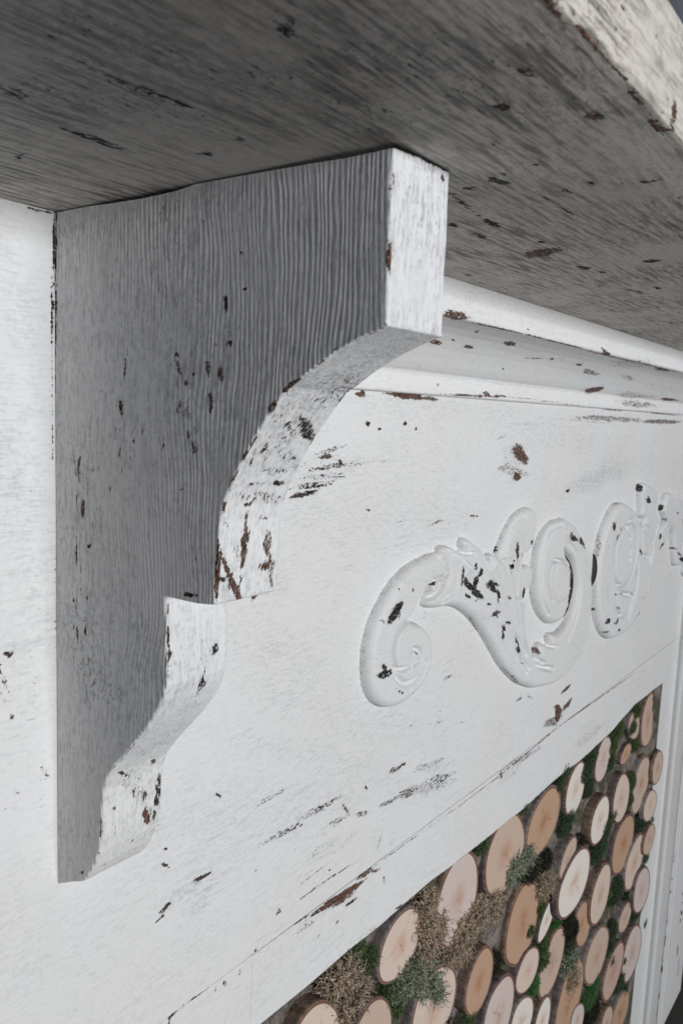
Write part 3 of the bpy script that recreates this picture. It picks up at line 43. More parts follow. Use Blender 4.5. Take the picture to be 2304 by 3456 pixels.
M_CARVE = [[0.72788,-0.16729,-0.00169,-0.01045,-0.00258,0.00054,0.9,0],[0.74256,-0.17805,0.01354,-0.00905,-0.00521,-0.00154,0.95,0],[0.75855,-0.17859,-0.00173,-0.00762,-0.00615,0.00141,0.95,0],[0.76615,-0.19208,0.01403,-0.00703,-0.00479,-0.00253,1,0],[0.75639,-0.15984,0.00106,-0.00406,-0.00304,0.00031,1,0],[0.76986,-0.1692,-0.00016,-0.00535,-0.0035,0.00062,0.95,0],[0.74259,-0.19044,0.00801,-0.00397,-0.00195,-0.00113,0.85,0],[0.76435,-0.19845,-0.00591,-0.00122,-0.0009,0.00068,0.9,0],[0.74579,-0.16862,0.00286,-0.00779,-0.01316,0.00107,0.5,2],[0.79975,-0.18575,0.01502,-0.00383,-0.00119,-0.00312,0.95,0],[0.80273,-0.19209,0.00863,-0.00563,-0.00534,-0.00138,1,0],[0.81802,-0.20379,0.0013,-0.00654,-0.00382,0.00058,1,0],[0.79339,-0.20789,0.00553,-0.00139,-0.00032,-0.00128,1,0],[0.84565,-0.20936,0.00495,-0.00082,0.00033,-0.00218,0.9,1],[0.81408,-0.22244,0.01132,-0.00048,0.00201,-0.00286,0.88,0],[0.81638,-0.22352,0.00185,-0.00507,-0.00491,0.00065,0.9,0],[0.85265,-0.24072,0.00418,-0.00051,0.00063,-0.00137,1,0],[0.83662,-0.25044,-0.00203,-0.00772,-0.00476,0.00134,0.95,0],[0.84556,-0.26228,0.00195,-0.00706,-0.00322,0.00059,0.5,2],[0.87572,-0.26724,0.00442,-0.00524,-0.00428,0.00019,1,0],[0.88437,-0.28161,0.00621,-0.01184,-0.00232,0.00032,1,0],[0.60498,-0.17925,-0.00669,-0.00446,-0.00445,0.0025,0.98,0],[0.59806,-0.18663,-0.00805,-0.00586,-0.00597,0.00328,0.92,0],[0.60935,-0.18546,-0.00029,-0.00452,-0.00178,0.00041,0.9,0],[0.58248,-0.18797,0.00178,-0.00132,-0.00097,-0.0004,0.8,0],[0.58761,-0.2318,0.00187,-0.00406,-0.00468,0.00044,1,0],[0.59062,-0.23697,0.00985,-0.00164,0.00066,-0.00226,0.88,0],[0.58717,-0.23992,0.01006,-0.0025,0.00025,-0.00302,0.85,0],[0.59891,-0.23872,0.00184,-0.00377,-0.00191,0.00017,0.9,0],[0.63112,-0.16654,0.00088,-0.00274,-0.00118,0.0001,1,0],[0.68241,-0.16973,-0.00877,-0.00064,-0.00066,0.0008,0.9,0],[0.68465,-0.16458,0.00102,-0.00388,-0.00089,9e-05,0.8,1],[0.64359,-0.23071,0.00244,-0.00054,0.00013,-0.00137,1,0],[0.61114,-0.25854,0.00092,-0.00097,-0.00125,-0.00016,1,0],[0.61555,-0.26211,0.00146,0.0007,0.00127,-0.00088,1,0],[0.62104,-0.26504,0.00237,-0.00136,-0.00107,-0.00086,1,0],[0.62795,-0.19575,0.00326,-0.00062,8e-05,-0.00088,1,0],[0.64474,-0.27083,0.00507,0.00102,0.00057,-0.0005,0.9,0],[0.55977,-0.23102,0.0009,-0.00468,-0.00069,0.00014,0.8,0],[0.86389,-0.15663,0.0016,-0.01016,-0.00536,0.00063,0.92,0],[0.84878,-0.17311,-0.00332,-0.00292,-0.0041,0.00141,0.9,0],[0.84658,-0.17857,-0.00022,-0.00423,-0.00161,0.00029,0.95,0],[0.8566,-0.1674,0.00132,-0.00139,-0.00258,-0.00013,1,0],[0.60747,-0.16206,0.00079,-0.00092,-0.00132,-0.00017,0.9,0],[0.61739,-0.15632,0.01163,-0.0056,-0.0025,-0.00202,0.38,2],[0.60663,-0.15472,0.014,0.00611,0.0056,-0.0038,0.35,2],[0.78181,-0.22013,0.01932,-0.00749,-0.00313,-0.00327,0.45,2],[0.81992,-0.13147,0.00328,0.0003,0.00102,-0.00104,0.7,2],[0.62228,-0.1456,-0.00659,-0.00158,-0.00078,0.00069,0.5,2],[0.56488,-0.2191,0.0029,-0.00178,-0.0012,-0.00086,0.5,2],[0.69401,-0.1317,0.0087,-0.00129,-1e-05,-0.00045,0.5,2],[0.73905,-0.12978,0.00713,-0.00337,-0.00057,-0.00031,0.7,2],[0.78216,-0.16741,-0.00428,-0.00109,-0.00121,0.00081,0.6,2],[1.03316,-0.15673,0.01803,-0.00695,-0.00613,-0.00255,0.9,0],[1.02413,-0.1523,0.00362,-0.00493,-0.0036,5e-05,0.9,0],[1.0706,-0.16703,0.00776,-0.00831,-0.00913,-4e-05,0.9,0],[1.07863,-0.1752,0.0056,-0.00378,-0.00242,-0.00025,0.9,0],[0.88956,-0.21151,-0.00078,-0.00692,-0.00306,0.00064,1,0],[0.90173,-0.21023,-0.00425,-0.00673,-0.00521,0.0015,0.45,2],[0.90892,-0.24662,0.00534,-0.00507,-0.0067,-0.00014,0.85,0],[0.87588,-0.26785,0.00328,-0.00595,-0.00499,0.00061,0.95,0],[0.88465,-0.2827,0.00524,-0.01011,-0.00297,0.00042,0.98,0],[0.92043,-0.22893,0.00204,-0.00275,-0.00174,9e-05,0.9,0],[0.90333,-0.14977,-0.00068,-0.00289,-0.00265,0.00047,0.95,0],[0.87768,-0.16298,-0.00041,-0.00315,-0.00128,0.00022,0.9,0],[0.84563,-0.20972,0.00374,-0.00167,-0.00242,-0.00138,0.9,1],[0.85131,-0.24033,0.006,-0.00115,0.00025,-0.00168,0.95,0],[0.89686,-0.30077,0.00489,-0.00233,-0.0012,-0.00071,0.9,0],[0.90819,-0.28313,0.00223,-0.00289,-0.00169,0.00014,0.95,0],[1.01314,-0.13734,0.02775,-0.00369,-6e-05,-0.00059,0.5,2],[0.96281,-0.18905,-0.00026,-0.00401,-0.00147,0.00026,0.6,2],[0.97299,-0.184,0.00443,-0.00114,-0.00049,-0.00068,0.6,0],[1.19834,-0.15655,-0.00053,-0.00705,-0.00893,0.00114,0.95,0],[1.22987,-0.16391,0.00202,-0.00405,-0.00283,0.00019,0.9,1],[1.22095,-0.17602,-0.00636,-0.00341,-0.00573,0.00167,0.9,0],[1.21706,-0.19842,-0.00041,-0.01814,-0.00283,0.00042,0.85,0],[1.21694,-0.21277,0.00035,-0.00427,-0.00425,0.00062,1,0],[1.20566,-0.3064,-0.00664,-0.00269,-0.0087,0.00346,0.9,0],[1.25175,-0.31471,-0.00159,-0.00427,-0.00521,0.00132,0.8,0],[1.24145,-0.31694,0.00441,-0.0027,-0.0034,-0.00018,0.9,0],[1.26635,-0.33218,0.00577,-0.00287,-0.00492,-0.00076,0.95,0],[1.20947,-0.32449,0.00684,0.00025,0.00309,-0.00201,0.85,0],[1.14792,-0.27925,0.00097,-0.00427,-0.00389,0.0007,1,0],[1.19087,-0.26053,0.00404,-0.01405,-0.01369,0.00213,0.35,2],[1.17982,-0.18487,0.00674,-0.00286,-0.00434,-0.00112,0.6,2],[1.20828,-0.18626,-0.00085,-0.01056,-0.01047,0.00154,0.5,2],[1.37438,-0.12913,0.00553,-0.00497,-0.00723,-0.00011,0.95,0],[1.3647,-0.12125,0.00426,-0.00143,-0.00271,-0.00072,0.9,0],[1.31866,-0.10531,0.00025,-0.00685,-0.00319,0.00024,1,0],[1.32909,-0.14325,0.00334,-0.00288,-0.00301,-6e-05,1,0],[1.35735,-0.16427,0.00521,-0.00713,-0.00573,0.00025,1,0],[1.33684,-0.17063,0.00776,0.00188,0.00315,-0.00117,0.9,0],[1.3462,-0.2146,0.00603,-0.00562,-0.00622,0.00018,0.95,1],[1.37426,-0.17555,0.0142,-0.0062,-0.00188,-0.00029,0.7,0],[1.22168,-0.12447,0.00867,-0.00196,-0.00157,-0.00113,0.8,0],[1.28074,-0.14973,0.02187,-0.00063,0.00152,-0.00202,0.6,2],[1.45937,-0.14901,-0.001,-0.00679,-0.00331,0.00037,1,0],[1.47739,-0.17421,0.00144,-0.00449,-0.00578,0.0005,0.9,0],[1.49581,-0.17266,0.00218,-0.00333,-0.00484,0.00028,0.7,0],[1.46066,-0.20012,-0.00278,-0.00579,-0.00661,0.00109,0.9,0],[1.48238,-0.21809,-0.01424,-0.00283,-0.00901,0.00332,0.9,0],[1.46608,-0.22305,0.00257,0.00149,0.00357,-0.0009,0.8,0],[1.64214,-0.26456,0.02435,-0.00693,-0.00916,-0.00311,0.95,0],[1.60629,-0.24933,0.01403,-0.00506,-0.00499,-0.00085,0.85,0],[1.61034,-0.188,0.00404,-0.00885,-0.00333,0.00027,0.8,1],[1.5751,-0.23505,0.00675,-0.00242,-0.00482,-0.00087,0.9,1],[1.56436,-0.16542,0.00705,-0.00266,-0.00458,-0.0007,0.9,0],[1.50003,-0.17091,0.06847,-0.03665,-0.025,-0.00169,0.331,0],[1.24085,-0.26906,0.00678,0.00133,0.0045,-0.00209,0.9,0],[1.28604,-0.27732,0.00646,-0.00203,-0.00172,-0.00105,0.9,0],[1.25538,-0.29429,0.00673,-0.00381,-0.0028,-0.00024,0.9,0],[1.36313,-0.32483,-0.01039,-0.00514,-0.00237,0.00081,0.8,0],[1.38245,-0.29802,0.00954,-0.00228,-0.00054,-0.00093,0.7,0],[1.39385,-0.24583,0.0018,-0.00305,-0.00348,0.00036,0.6,2],[1.40843,-0.19729,0.0259,-0.01329,-0.01071,-0.00097,0.35,2],[1.33397,-0.2563,0.0035,-0.01024,-0.0041,0.00057,1,0],[1.33466,-0.27201,-0.00275,-0.00718,-0.00329,0.00071,0.9,1],[1.01895,-0.18504,0.01235,-0.01012,-0.00515,-0.00029,1,0],[1.03189,-0.19889,0.00627,-0.01037,-0.00693,0.00049,1,0],[1.0385,-0.21926,0.00196,-0.01448,-0.00778,0.00124,1,0],[1.037,-0.24138,-0.00331,-0.0135,-0.00721,0.00164,1,0],[1.02841,-0.25987,-0.00637,-0.01012,-0.00593,0.00171,1,0],[1.00818,-0.27433,-0.01641,-0.00651,-0.00365,0.00168,1,0],[0.9866,-0.29049,0.0019,-0.00683,-0.00306,0.00059,0.95,0],[0.95007,-0.29733,0.00385,-0.00664,-0.00374,0.00052,0.85,1],[1.15399,-0.18855,-0.008,-0.02342,-0.00192,0.00035,0.6,1],[1.15111,-0.24436,0.00757,-0.0335,-0.00193,0.0003,0.4,0],[1.15964,-0.2821,0.00098,-0.00432,-0.00393,0.0007,1,0],[1.33211,-0.10638,0.00026,-0.00702,-0.00363,0.00028,1,0],[1.47426,-0.15054,-0.00103,-0.00696,-0.00382,0.00042,1,0],[0.824,-0.14524,-0.00567,-0.0123,-0.00113,0.00026,0.95,0],[0.56549,-0.23338,0.00091,-0.00473,-0.00069,0.00014,0.8,0],[0.77873,-0.23072,0.01853,-0.01565,-0.00086,-0.00012,0.75,0],[0.88128,-0.31533,0.02573,-0.01692,-0.00099,-0.00022,0.85,0],[0.87514,-0.04804,0.00029,-0.00012,-0.00082,-0.00035,0.1,2]]  # chips, plus a crescent of painted undercut shade in the left scroll
M_PILSIDE = [[-0.03281,-0.9203,0.00035,-0.01622,0.00107,-0.00027,0.85,0],[-0.03248,-0.97081,0.0,-0.00362,0.00089,-0.00027,0.95,0],[-0.03219,-0.99913,0.00028,-0.0046,0.00129,-0.0003,0.95,0],[-0.03114,-1.06943,0.00069,-0.01735,0.00089,-0.00025,0.7,0],[-0.03088,-1.11424,0.00045,-0.016,0.0013,-0.00041,0.9,0],[-0.03027,-1.18215,0.0002,-0.00935,0.00153,-0.00053,1,0],[-0.03,-1.24362,0.00047,-0.01116,0.0011,-0.00038,0.8,1],[-0.02915,-1.28395,-0.00043,-0.02057,0.00091,-0.00041,0.7,0],[-0.0287,-1.15441,-0.00076,-0.01877,0.0009,-0.00038,0.7,0]]
M_PILFRONT = [[1.83977,-1.11153,0.00091,-0.00651,-0.00797,0.00423,1,0],[1.83514,-1.12859,0.00032,-0.00478,-0.00568,0.00309,1,0],[1.83804,-1.08662,0.00063,-0.00317,-0.00469,0.00242,0.9,0],[1.83774,-1.20579,0.00013,-0.01532,-0.00473,0.00276,0.95,1],[1.86616,-1.266,-0.00019,-0.0258,-0.00488,0.00295,0.6,0],[1.75042,-1.15286,-0.00814,-0.02586,-0.00434,0.0026,0.4,2],[1.87134,-1.32968,0.00715,-0.01076,-0.00575,0.00328,0.5,2],[1.83352,-1.06198,0.00489,-0.00748,-0.0055,0.00255,0.8,1],[1.76141,-1.04307,-0.00096,-0.00305,-0.00435,0.00236,0.5,2]]
EDGE = [[0.43,-0.5085],[0.50602,-0.51042],[0.56527,-0.51051],[0.65737,-0.51267],[0.7213,-0.51212],[0.82781,-0.51835],[0.94925,-0.52229],[1.06561,-0.52182],[1.20524,-0.52607],[1.31842,-0.52362],[1.43724,-0.51015],[1.62724,-0.51569]]
PADS_A = {"A":[[0.68746,-0.13883],[0.65819,-0.13924],[0.63101,-0.14434],[0.60579,-0.15546],[0.58581,-0.17283],[0.57327,-0.18885],[0.56624,-0.20767],[0.56538,-0.22779],[0.5692,-0.24717],[0.57892,-0.26223],[0.59204,-0.2722],[0.60707,-0.27817],[0.628,-0.28012],[0.65126,-0.2753],[0.66888,-0.26625],[0.67804,-0.25243],[0.67983,-0.23676],[0.67381,-0.21953],[0.65754,-0.20619],[0.63603,-0.19812],[0.64224,-0.18905],[0.65567,-0.17494],[0.67541,-0.16583],[0.70115,-0.16394]],"B":[[0.68746,-0.13883],[0.69105,-0.13208],[0.70431,-0.13267],[0.73044,-0.14118],[0.73499,-0.13984],[0.73087,-0.13307],[0.73968,-0.1277],[0.7612,-0.13639],[0.77647,-0.14536],[0.78637,-0.15389],[0.79539,-0.16246],[0.79526,-0.15374],[0.80466,-0.15238],[0.81614,-0.15679],[0.82223,-0.16084],[0.85097,-0.16313],[0.8751,-0.18483],[0.88344,-0.21852],[0.90362,-0.22744],[0.90313,-0.24401],[0.9155,-0.26887],[0.93046,-0.29201],[0.95024,-0.30954],[0.95022,-0.29344],[0.96414,-0.28999],[0.98922,-0.29894],[0.9894,-0.28396],[1.01821,-0.28738],[1.04614,-0.27991],[1.064,-0.26128],[1.06965,-0.23709],[1.06187,-0.21095],[1.04539,-0.18876],[1.01572,-0.17163],[1.00328,-0.13059],[1.03501,-0.13717],[1.0661,-0.15277],[1.09636,-0.17774],[1.11529,-0.20553],[1.13324,-0.24714],[1.13615,-0.28064],[1.12977,-0.31261],[1.11206,-0.33204],[1.08588,-0.349],[1.05501,-0.35764],[1.0089,-0.35854],[0.95719,-0.35026],[0.93577,-0.34406],[0.90086,-0.32925],[0.87353,-0.31253],[0.84687,-0.2924],[0.82073,-0.26782],[0.79587,-0.24445],[0.77269,-0.22601],[0.75102,-0.21213],[0.73069,-0.20248],[0.71162,-0.19725],[0.69366,-0.19594],[0.67617,-0.19331],[0.66397,-0.18848],[0.6657,-0.181],[0.67804,-0.1707],[0.6989,-0.16362]],"D":[[1.03514,-0.13778],[1.00316,-0.13],[0.97427,-0.13099],[0.94828,-0.14135],[0.93118,-0.15913],[0.92495,-0.18065],[0.92546,-0.20307],[0.93278,-0.22677],[0.95378,-0.25052],[0.9852,-0.26877],[1.01539,-0.27247],[1.03679,-0.26419],[1.04896,-0.2462],[1.05434,-0.22536],[1.04823,-0.2029],[1.03193,-0.18405],[1.01369,-0.17288],[1.0321,-0.16148]],"C":[[0.82091,-0.15941],[0.82791,-0.1424],[0.845,-0.12362],[0.86656,-0.11119],[0.89333,-0.10661],[0.91308,-0.11075],[0.91919,-0.11993],[0.91796,-0.13568],[0.9149,-0.15592],[0.90058,-0.16221],[0.89361,-0.16571],[0.88609,-0.17692],[0.90519,-0.17861],[0.91721,-0.18518],[0.91874,-0.20207],[0.90608,-0.21123],[0.89344,-0.22294],[0.87716,-0.21747],[0.84354,-0.19087]],"F":[[0.98068,-0.18502],[0.99543,-0.18633],[1.01521,-0.19245],[1.02639,-0.20297],[1.03244,-0.22205],[1.02755,-0.23652],[1.01304,-0.2402],[0.99025,-0.23698],[0.97825,-0.22264],[0.97298,-0.20142]]}
PADS_B = {"H":[[1.23873,-0.12363],[1.20796,-0.12754],[1.18585,-0.14161],[1.16554,-0.16059],[1.1522,-0.18673],[1.14675,-0.21531],[1.14935,-0.24162],[1.15954,-0.27826],[1.17974,-0.30689],[1.20481,-0.32819],[1.23403,-0.34164],[1.26237,-0.34718],[1.30196,-0.34804],[1.34174,-0.34221],[1.37558,-0.33056],[1.40137,-0.30865],[1.41329,-0.28188],[1.41774,-0.25179],[1.41076,-0.23255],[1.37019,-0.22158],[1.35305,-0.19411],[1.34427,-0.17382],[1.33361,-0.15749],[1.31149,-0.14243],[1.2732,-0.12888]],"I":[[1.33221,-0.11357],[1.33262,-0.09995],[1.3601,-0.09879],[1.40135,-0.10765],[1.42542,-0.1209],[1.43183,-0.1374],[1.41976,-0.14662],[1.44866,-0.16305],[1.47099,-0.18981],[1.50155,-0.21822],[1.47881,-0.22623],[1.46287,-0.2432],[1.44912,-0.26644],[1.42975,-0.29268],[1.41296,-0.29209],[1.40742,-0.2504],[1.40878,-0.23028],[1.37019,-0.22158],[1.35305,-0.19411],[1.34933,-0.1743],[1.36224,-0.17159],[1.36524,-0.16015],[1.34626,-0.1547],[1.34237,-0.14094]],"J":[[1.47099,-0.18981],[1.49444,-0.1731],[1.47486,-0.15689],[1.47302,-0.14432],[1.48979,-0.12466],[1.51161,-0.12382],[1.55191,-0.13043],[1.62964,-0.14898],[1.70537,-0.184],[1.78273,-0.23925],[1.79264,-0.28983],[1.73646,-0.31656],[1.67703,-0.30084],[1.6678,-0.27493],[1.64267,-0.2763],[1.60002,-0.27227],[1.58332,-0.25842],[1.56123,-0.21598],[1.55108,-0.20183],[1.53107,-0.19448],[1.50155,-0.21822]]}
GROOVES = [[1,[[0.62835,-0.19594],[0.61288,-0.20081],[0.60543,-0.21299],[0.60486,-0.22763],[0.60886,-0.23962]],0.012,0.6],[1,[[0.60886,-0.23962],[0.62892,-0.2436],[0.63551,-0.23905],[0.63387,-0.22994],[0.64104,-0.22672],[0.65154,-0.23169],[0.65161,-0.2406],[0.64248,-0.24179]],0.0088,0.45],[1,[[0.61015,-0.24592],[0.62842,-0.2592],[0.65008,-0.25808],[0.66318,-0.24554]],0.012,0.4],[1,[[0.68616,-0.16215],[0.66548,-0.16686],[0.64625,-0.178],[0.63627,-0.18924],[0.62835,-0.19594]],0.008,0.4],[1,[[0.67682,-0.13533],[0.68442,-0.14625],[0.69452,-0.15883],[0.69109,-0.16737],[0.67891,-0.1745]],0.0064,0.4],[1,[[0.65489,-0.18383],[0.667,-0.18147],[0.68352,-0.17748],[0.69357,-0.17001]],0.008,0.45],[1,[[0.77408,-0.15048],[0.80501,-0.18434],[0.833,-0.22485],[0.87611,-0.27624],[0.92022,-0.31438]],0.0056,0.4],[1,[[0.80837,-0.16971],[0.83648,-0.20981],[0.86636,-0.25244],[0.91053,-0.29504]],0.0064,0.4],[1,[[0.84147,-0.16642],[0.86485,-0.20389],[0.8803,-0.2443],[0.90861,-0.28332],[0.93952,-0.31033]],0.0072,0.5],[1,[[0.69641,-0.13652],[0.73494,-0.15274],[0.77807,-0.18033],[0.81538,-0.21909],[0.85702,-0.26938],[0.9144,-0.31868]],0.0048,0.3],[1,[[0.89269,-0.22469],[0.89027,-0.2407],[0.90244,-0.26521],[0.91969,-0.29143],[0.95457,-0.31827],[1.00032,-0.33373]],0.012,0.75],[1,[[0.93943,-0.29005],[0.9453,-0.3044],[0.97232,-0.31951]],0.008,0.5],[1,[[0.97743,-0.28052],[0.98249,-0.29645],[1.00605,-0.30458]],0.008,0.6],[1,[[0.83156,-0.15747],[0.84003,-0.13794],[0.85793,-0.12163],[0.88115,-0.11575]],0.008,0.3],[1,[[0.88551,-0.16136],[0.87516,-0.17342],[0.86844,-0.18846],[0.87189,-0.21037]],0.0088,0.6],[1,[[1.02022,-0.16256],[1.05557,-0.18166],[1.07415,-0.21191],[1.08099,-0.24437],[1.07492,-0.27498],[1.04845,-0.30441]],0.012,0.35],[1,[[1.00343,-0.16955],[1.03274,-0.18647],[1.04985,-0.20851],[1.05671,-0.23422],[1.05113,-0.25812],[1.03348,-0.27653],[1.00979,-0.2847]],0.0072,0.95],[1,[[0.99481,-0.13656],[0.95774,-0.14167],[0.93789,-0.16482],[0.93604,-0.1926],[0.94566,-0.22807],[0.97096,-0.25275]],0.008,0.25],[1,[[0.97502,-0.23591],[0.95922,-0.20731],[0.96519,-0.18232],[1.00223,-0.18649],[1.02243,-0.20468]],0.008,0.5],[1,[[0.71406,-0.13402],[0.73377,-0.14324],[0.75338,-0.14558]],0.0056,0.5],[1,[[0.72339,-0.13507],[0.73109,-0.14059]],0.004,0.4],[1,[[0.70596,-0.14219],[0.71736,-0.16202],[0.71491,-0.18019],[0.68893,-0.18741]],0.008,0.3],[2,[[1.28842,-0.15686],[1.26085,-0.15997],[1.2361,-0.17035],[1.21883,-0.18653],[1.21806,-0.21516],[1.22733,-0.24178],[1.25307,-0.25812],[1.28125,-0.25905],[1.30157,-0.24875],[1.31963,-0.22823],[1.32127,-0.2016],[1.3117,-0.17776],[1.28945,-0.16067]],0.012,0.7],[2,[[1.29299,-0.20595],[1.28665,-0.21459],[1.29418,-0.22118]],0.012,0.5],[2,[[1.23396,-0.2684],[1.25563,-0.26819],[1.2982,-0.27978],[1.3231,-0.2848],[1.31449,-0.29696],[1.30649,-0.31105],[1.27199,-0.31049],[1.24538,-0.29253],[1.23492,-0.27224]],0.012,0.6],[2,[[1.33055,-0.2461],[1.33734,-0.25972],[1.32952,-0.28194]],0.01,0.95],[2,[[1.26234,-0.16559],[1.26145,-0.17284],[1.28484,-0.18631]],0.008,0.4],[2,[[1.33842,-0.23065],[1.34692,-0.26112],[1.33273,-0.29813],[1.30974,-0.3233]],0.008,0.3],[2,[[1.351,-0.16613],[1.39392,-0.18185],[1.42322,-0.21303],[1.41373,-0.24848]],0.01,0.4],[2,[[1.34246,-0.10419],[1.35388,-0.12203],[1.38069,-0.13736],[1.41501,-0.16377],[1.43728,-0.19211]],0.01,0.35],[2,[[1.33999,-0.17092],[1.3775,-0.1921],[1.40156,-0.21864],[1.3975,-0.23826]],0.008,0.5],[2,[[1.4738,-0.12944],[1.47761,-0.15243],[1.45681,-0.18786]],0.008,0.35],[2,[[1.53461,-0.1332],[1.61109,-0.16907],[1.63473,-0.2117],[1.62107,-0.24429]],0.012,0.35],[2,[[1.44565,-0.17452],[1.4264,-0.20119],[1.42706,-0.2257]],0.008,0.5],[2,[[1.41626,-0.14585],[1.45644,-0.17547],[1.45882,-0.19425]],0.0072,0.4]]
LOGS = [[0.6669,-0.5598,0.0419,0.0373,-2.911,0.0024,"c"],[0.7926,-0.5705,0.0583,0.0542,2.055,0.0024,"p"],[0.9204,-0.5707,0.0614,0.0542,2.975,0.0024,"t"],[1.0464,-0.5767,0.0589,0.0481,-2.96,0.0024,"o"],[1.1707,-0.5737,0.0451,0.0423,0.887,0.0032,"w"],[1.2915,-0.5647,0.0406,0.0362,-2.54,0.0024,"p"],[1.4638,-0.5592,0.0419,0.0237,2.496,0.0048,"t"],[1.5596,-0.5767,0.0548,0.0438,1.646,0.0056,"q"],[1.4278,-0.6021,0.0286,0.0166,-2.943,0.0048,"o"],[1.5373,-0.7007,0.059,0.0514,0.888,0.0024,"t"],[1.6186,-0.6914,0.0385,0.0343,2.856,-0.0056,"t"],[1.4075,-0.6783,0.0507,0.0446,2.288,0.0,"c"],[1.5892,-0.7619,0.0465,0.0314,2.796,-0.0056,"c"],[1.2961,-0.6753,0.05,0.042,2.935,0.0,"w"],[1.46,-0.792,0.0632,0.0566,2.985,0.004,"o"],[1.5344,-0.8609,0.0615,0.0511,-2.762,0.0,"c"],[1.6073,-0.8427,0.042,0.0313,2.812,-0.0056,"t"],[1.5853,-0.9421,0.0624,0.0467,2.531,-0.0056,"p"],[1.5038,-0.963,0.0399,0.0279,2.953,0.0,"t"],[1.3354,-0.8308,0.0553,0.0527,2.308,0.0,"c"],[1.1693,-0.7256,0.0682,0.05,-3.121,-0.008,"w"],[1.1419,-0.6736,0.0361,0.026,-2.542,-0.004,"t"],[0.9996,-0.7112,0.0621,0.0558,1.734,0.004,"o"],[1.0935,-0.7539,0.0359,0.0208,-2.506,0.004,"w"],[1.2653,-0.853,0.0495,0.0325,2.125,0.0048,"o"],[1.1257,-0.8437,0.054,0.0483,1.215,0.0024,"t"],[1.0222,-0.7951,0.0429,0.0318,2.821,0.0,"c"],[1.3439,-0.9527,0.0676,0.0532,2.69,0.0,"t"],[0.863,-0.7177,0.0424,0.0389,1.605,0.0,"o"],[0.9297,-0.8075,0.0551,0.0497,1.746,0.0,"p"],[0.7464,-0.6819,0.0548,0.0493,2.209,0.0,"c"],[0.5256,-0.5791,0.0478,0.0326,2.155,0.0,"c"],[0.6181,-0.6316,0.0455,0.0331,2.144,0.0,"t"],[1.0141,-0.8704,0.0456,0.0347,2.462,0.0,"w"],[1.0975,-0.9252,0.0383,0.032,1.672,0.0,"w"],[1.2227,-0.9704,0.0718,0.0622,1.235,0.0024,"o"],[1.2658,-1.0303,0.0358,0.0266,2.348,0.0,"p"],[1.4581,-1.0515,0.0599,0.053,-3.034,0.0,"q"],[1.578,-1.0804,0.0678,0.056,2.495,0.0,"p"],[1.5334,-1.186,0.063,0.0427,2.72,0.0,"o"],[1.4456,-1.1547,0.045,0.0298,2.2,0.0,"t"],[0.932,-0.8686,0.0375,0.027,1.817,0.004,"t"]]
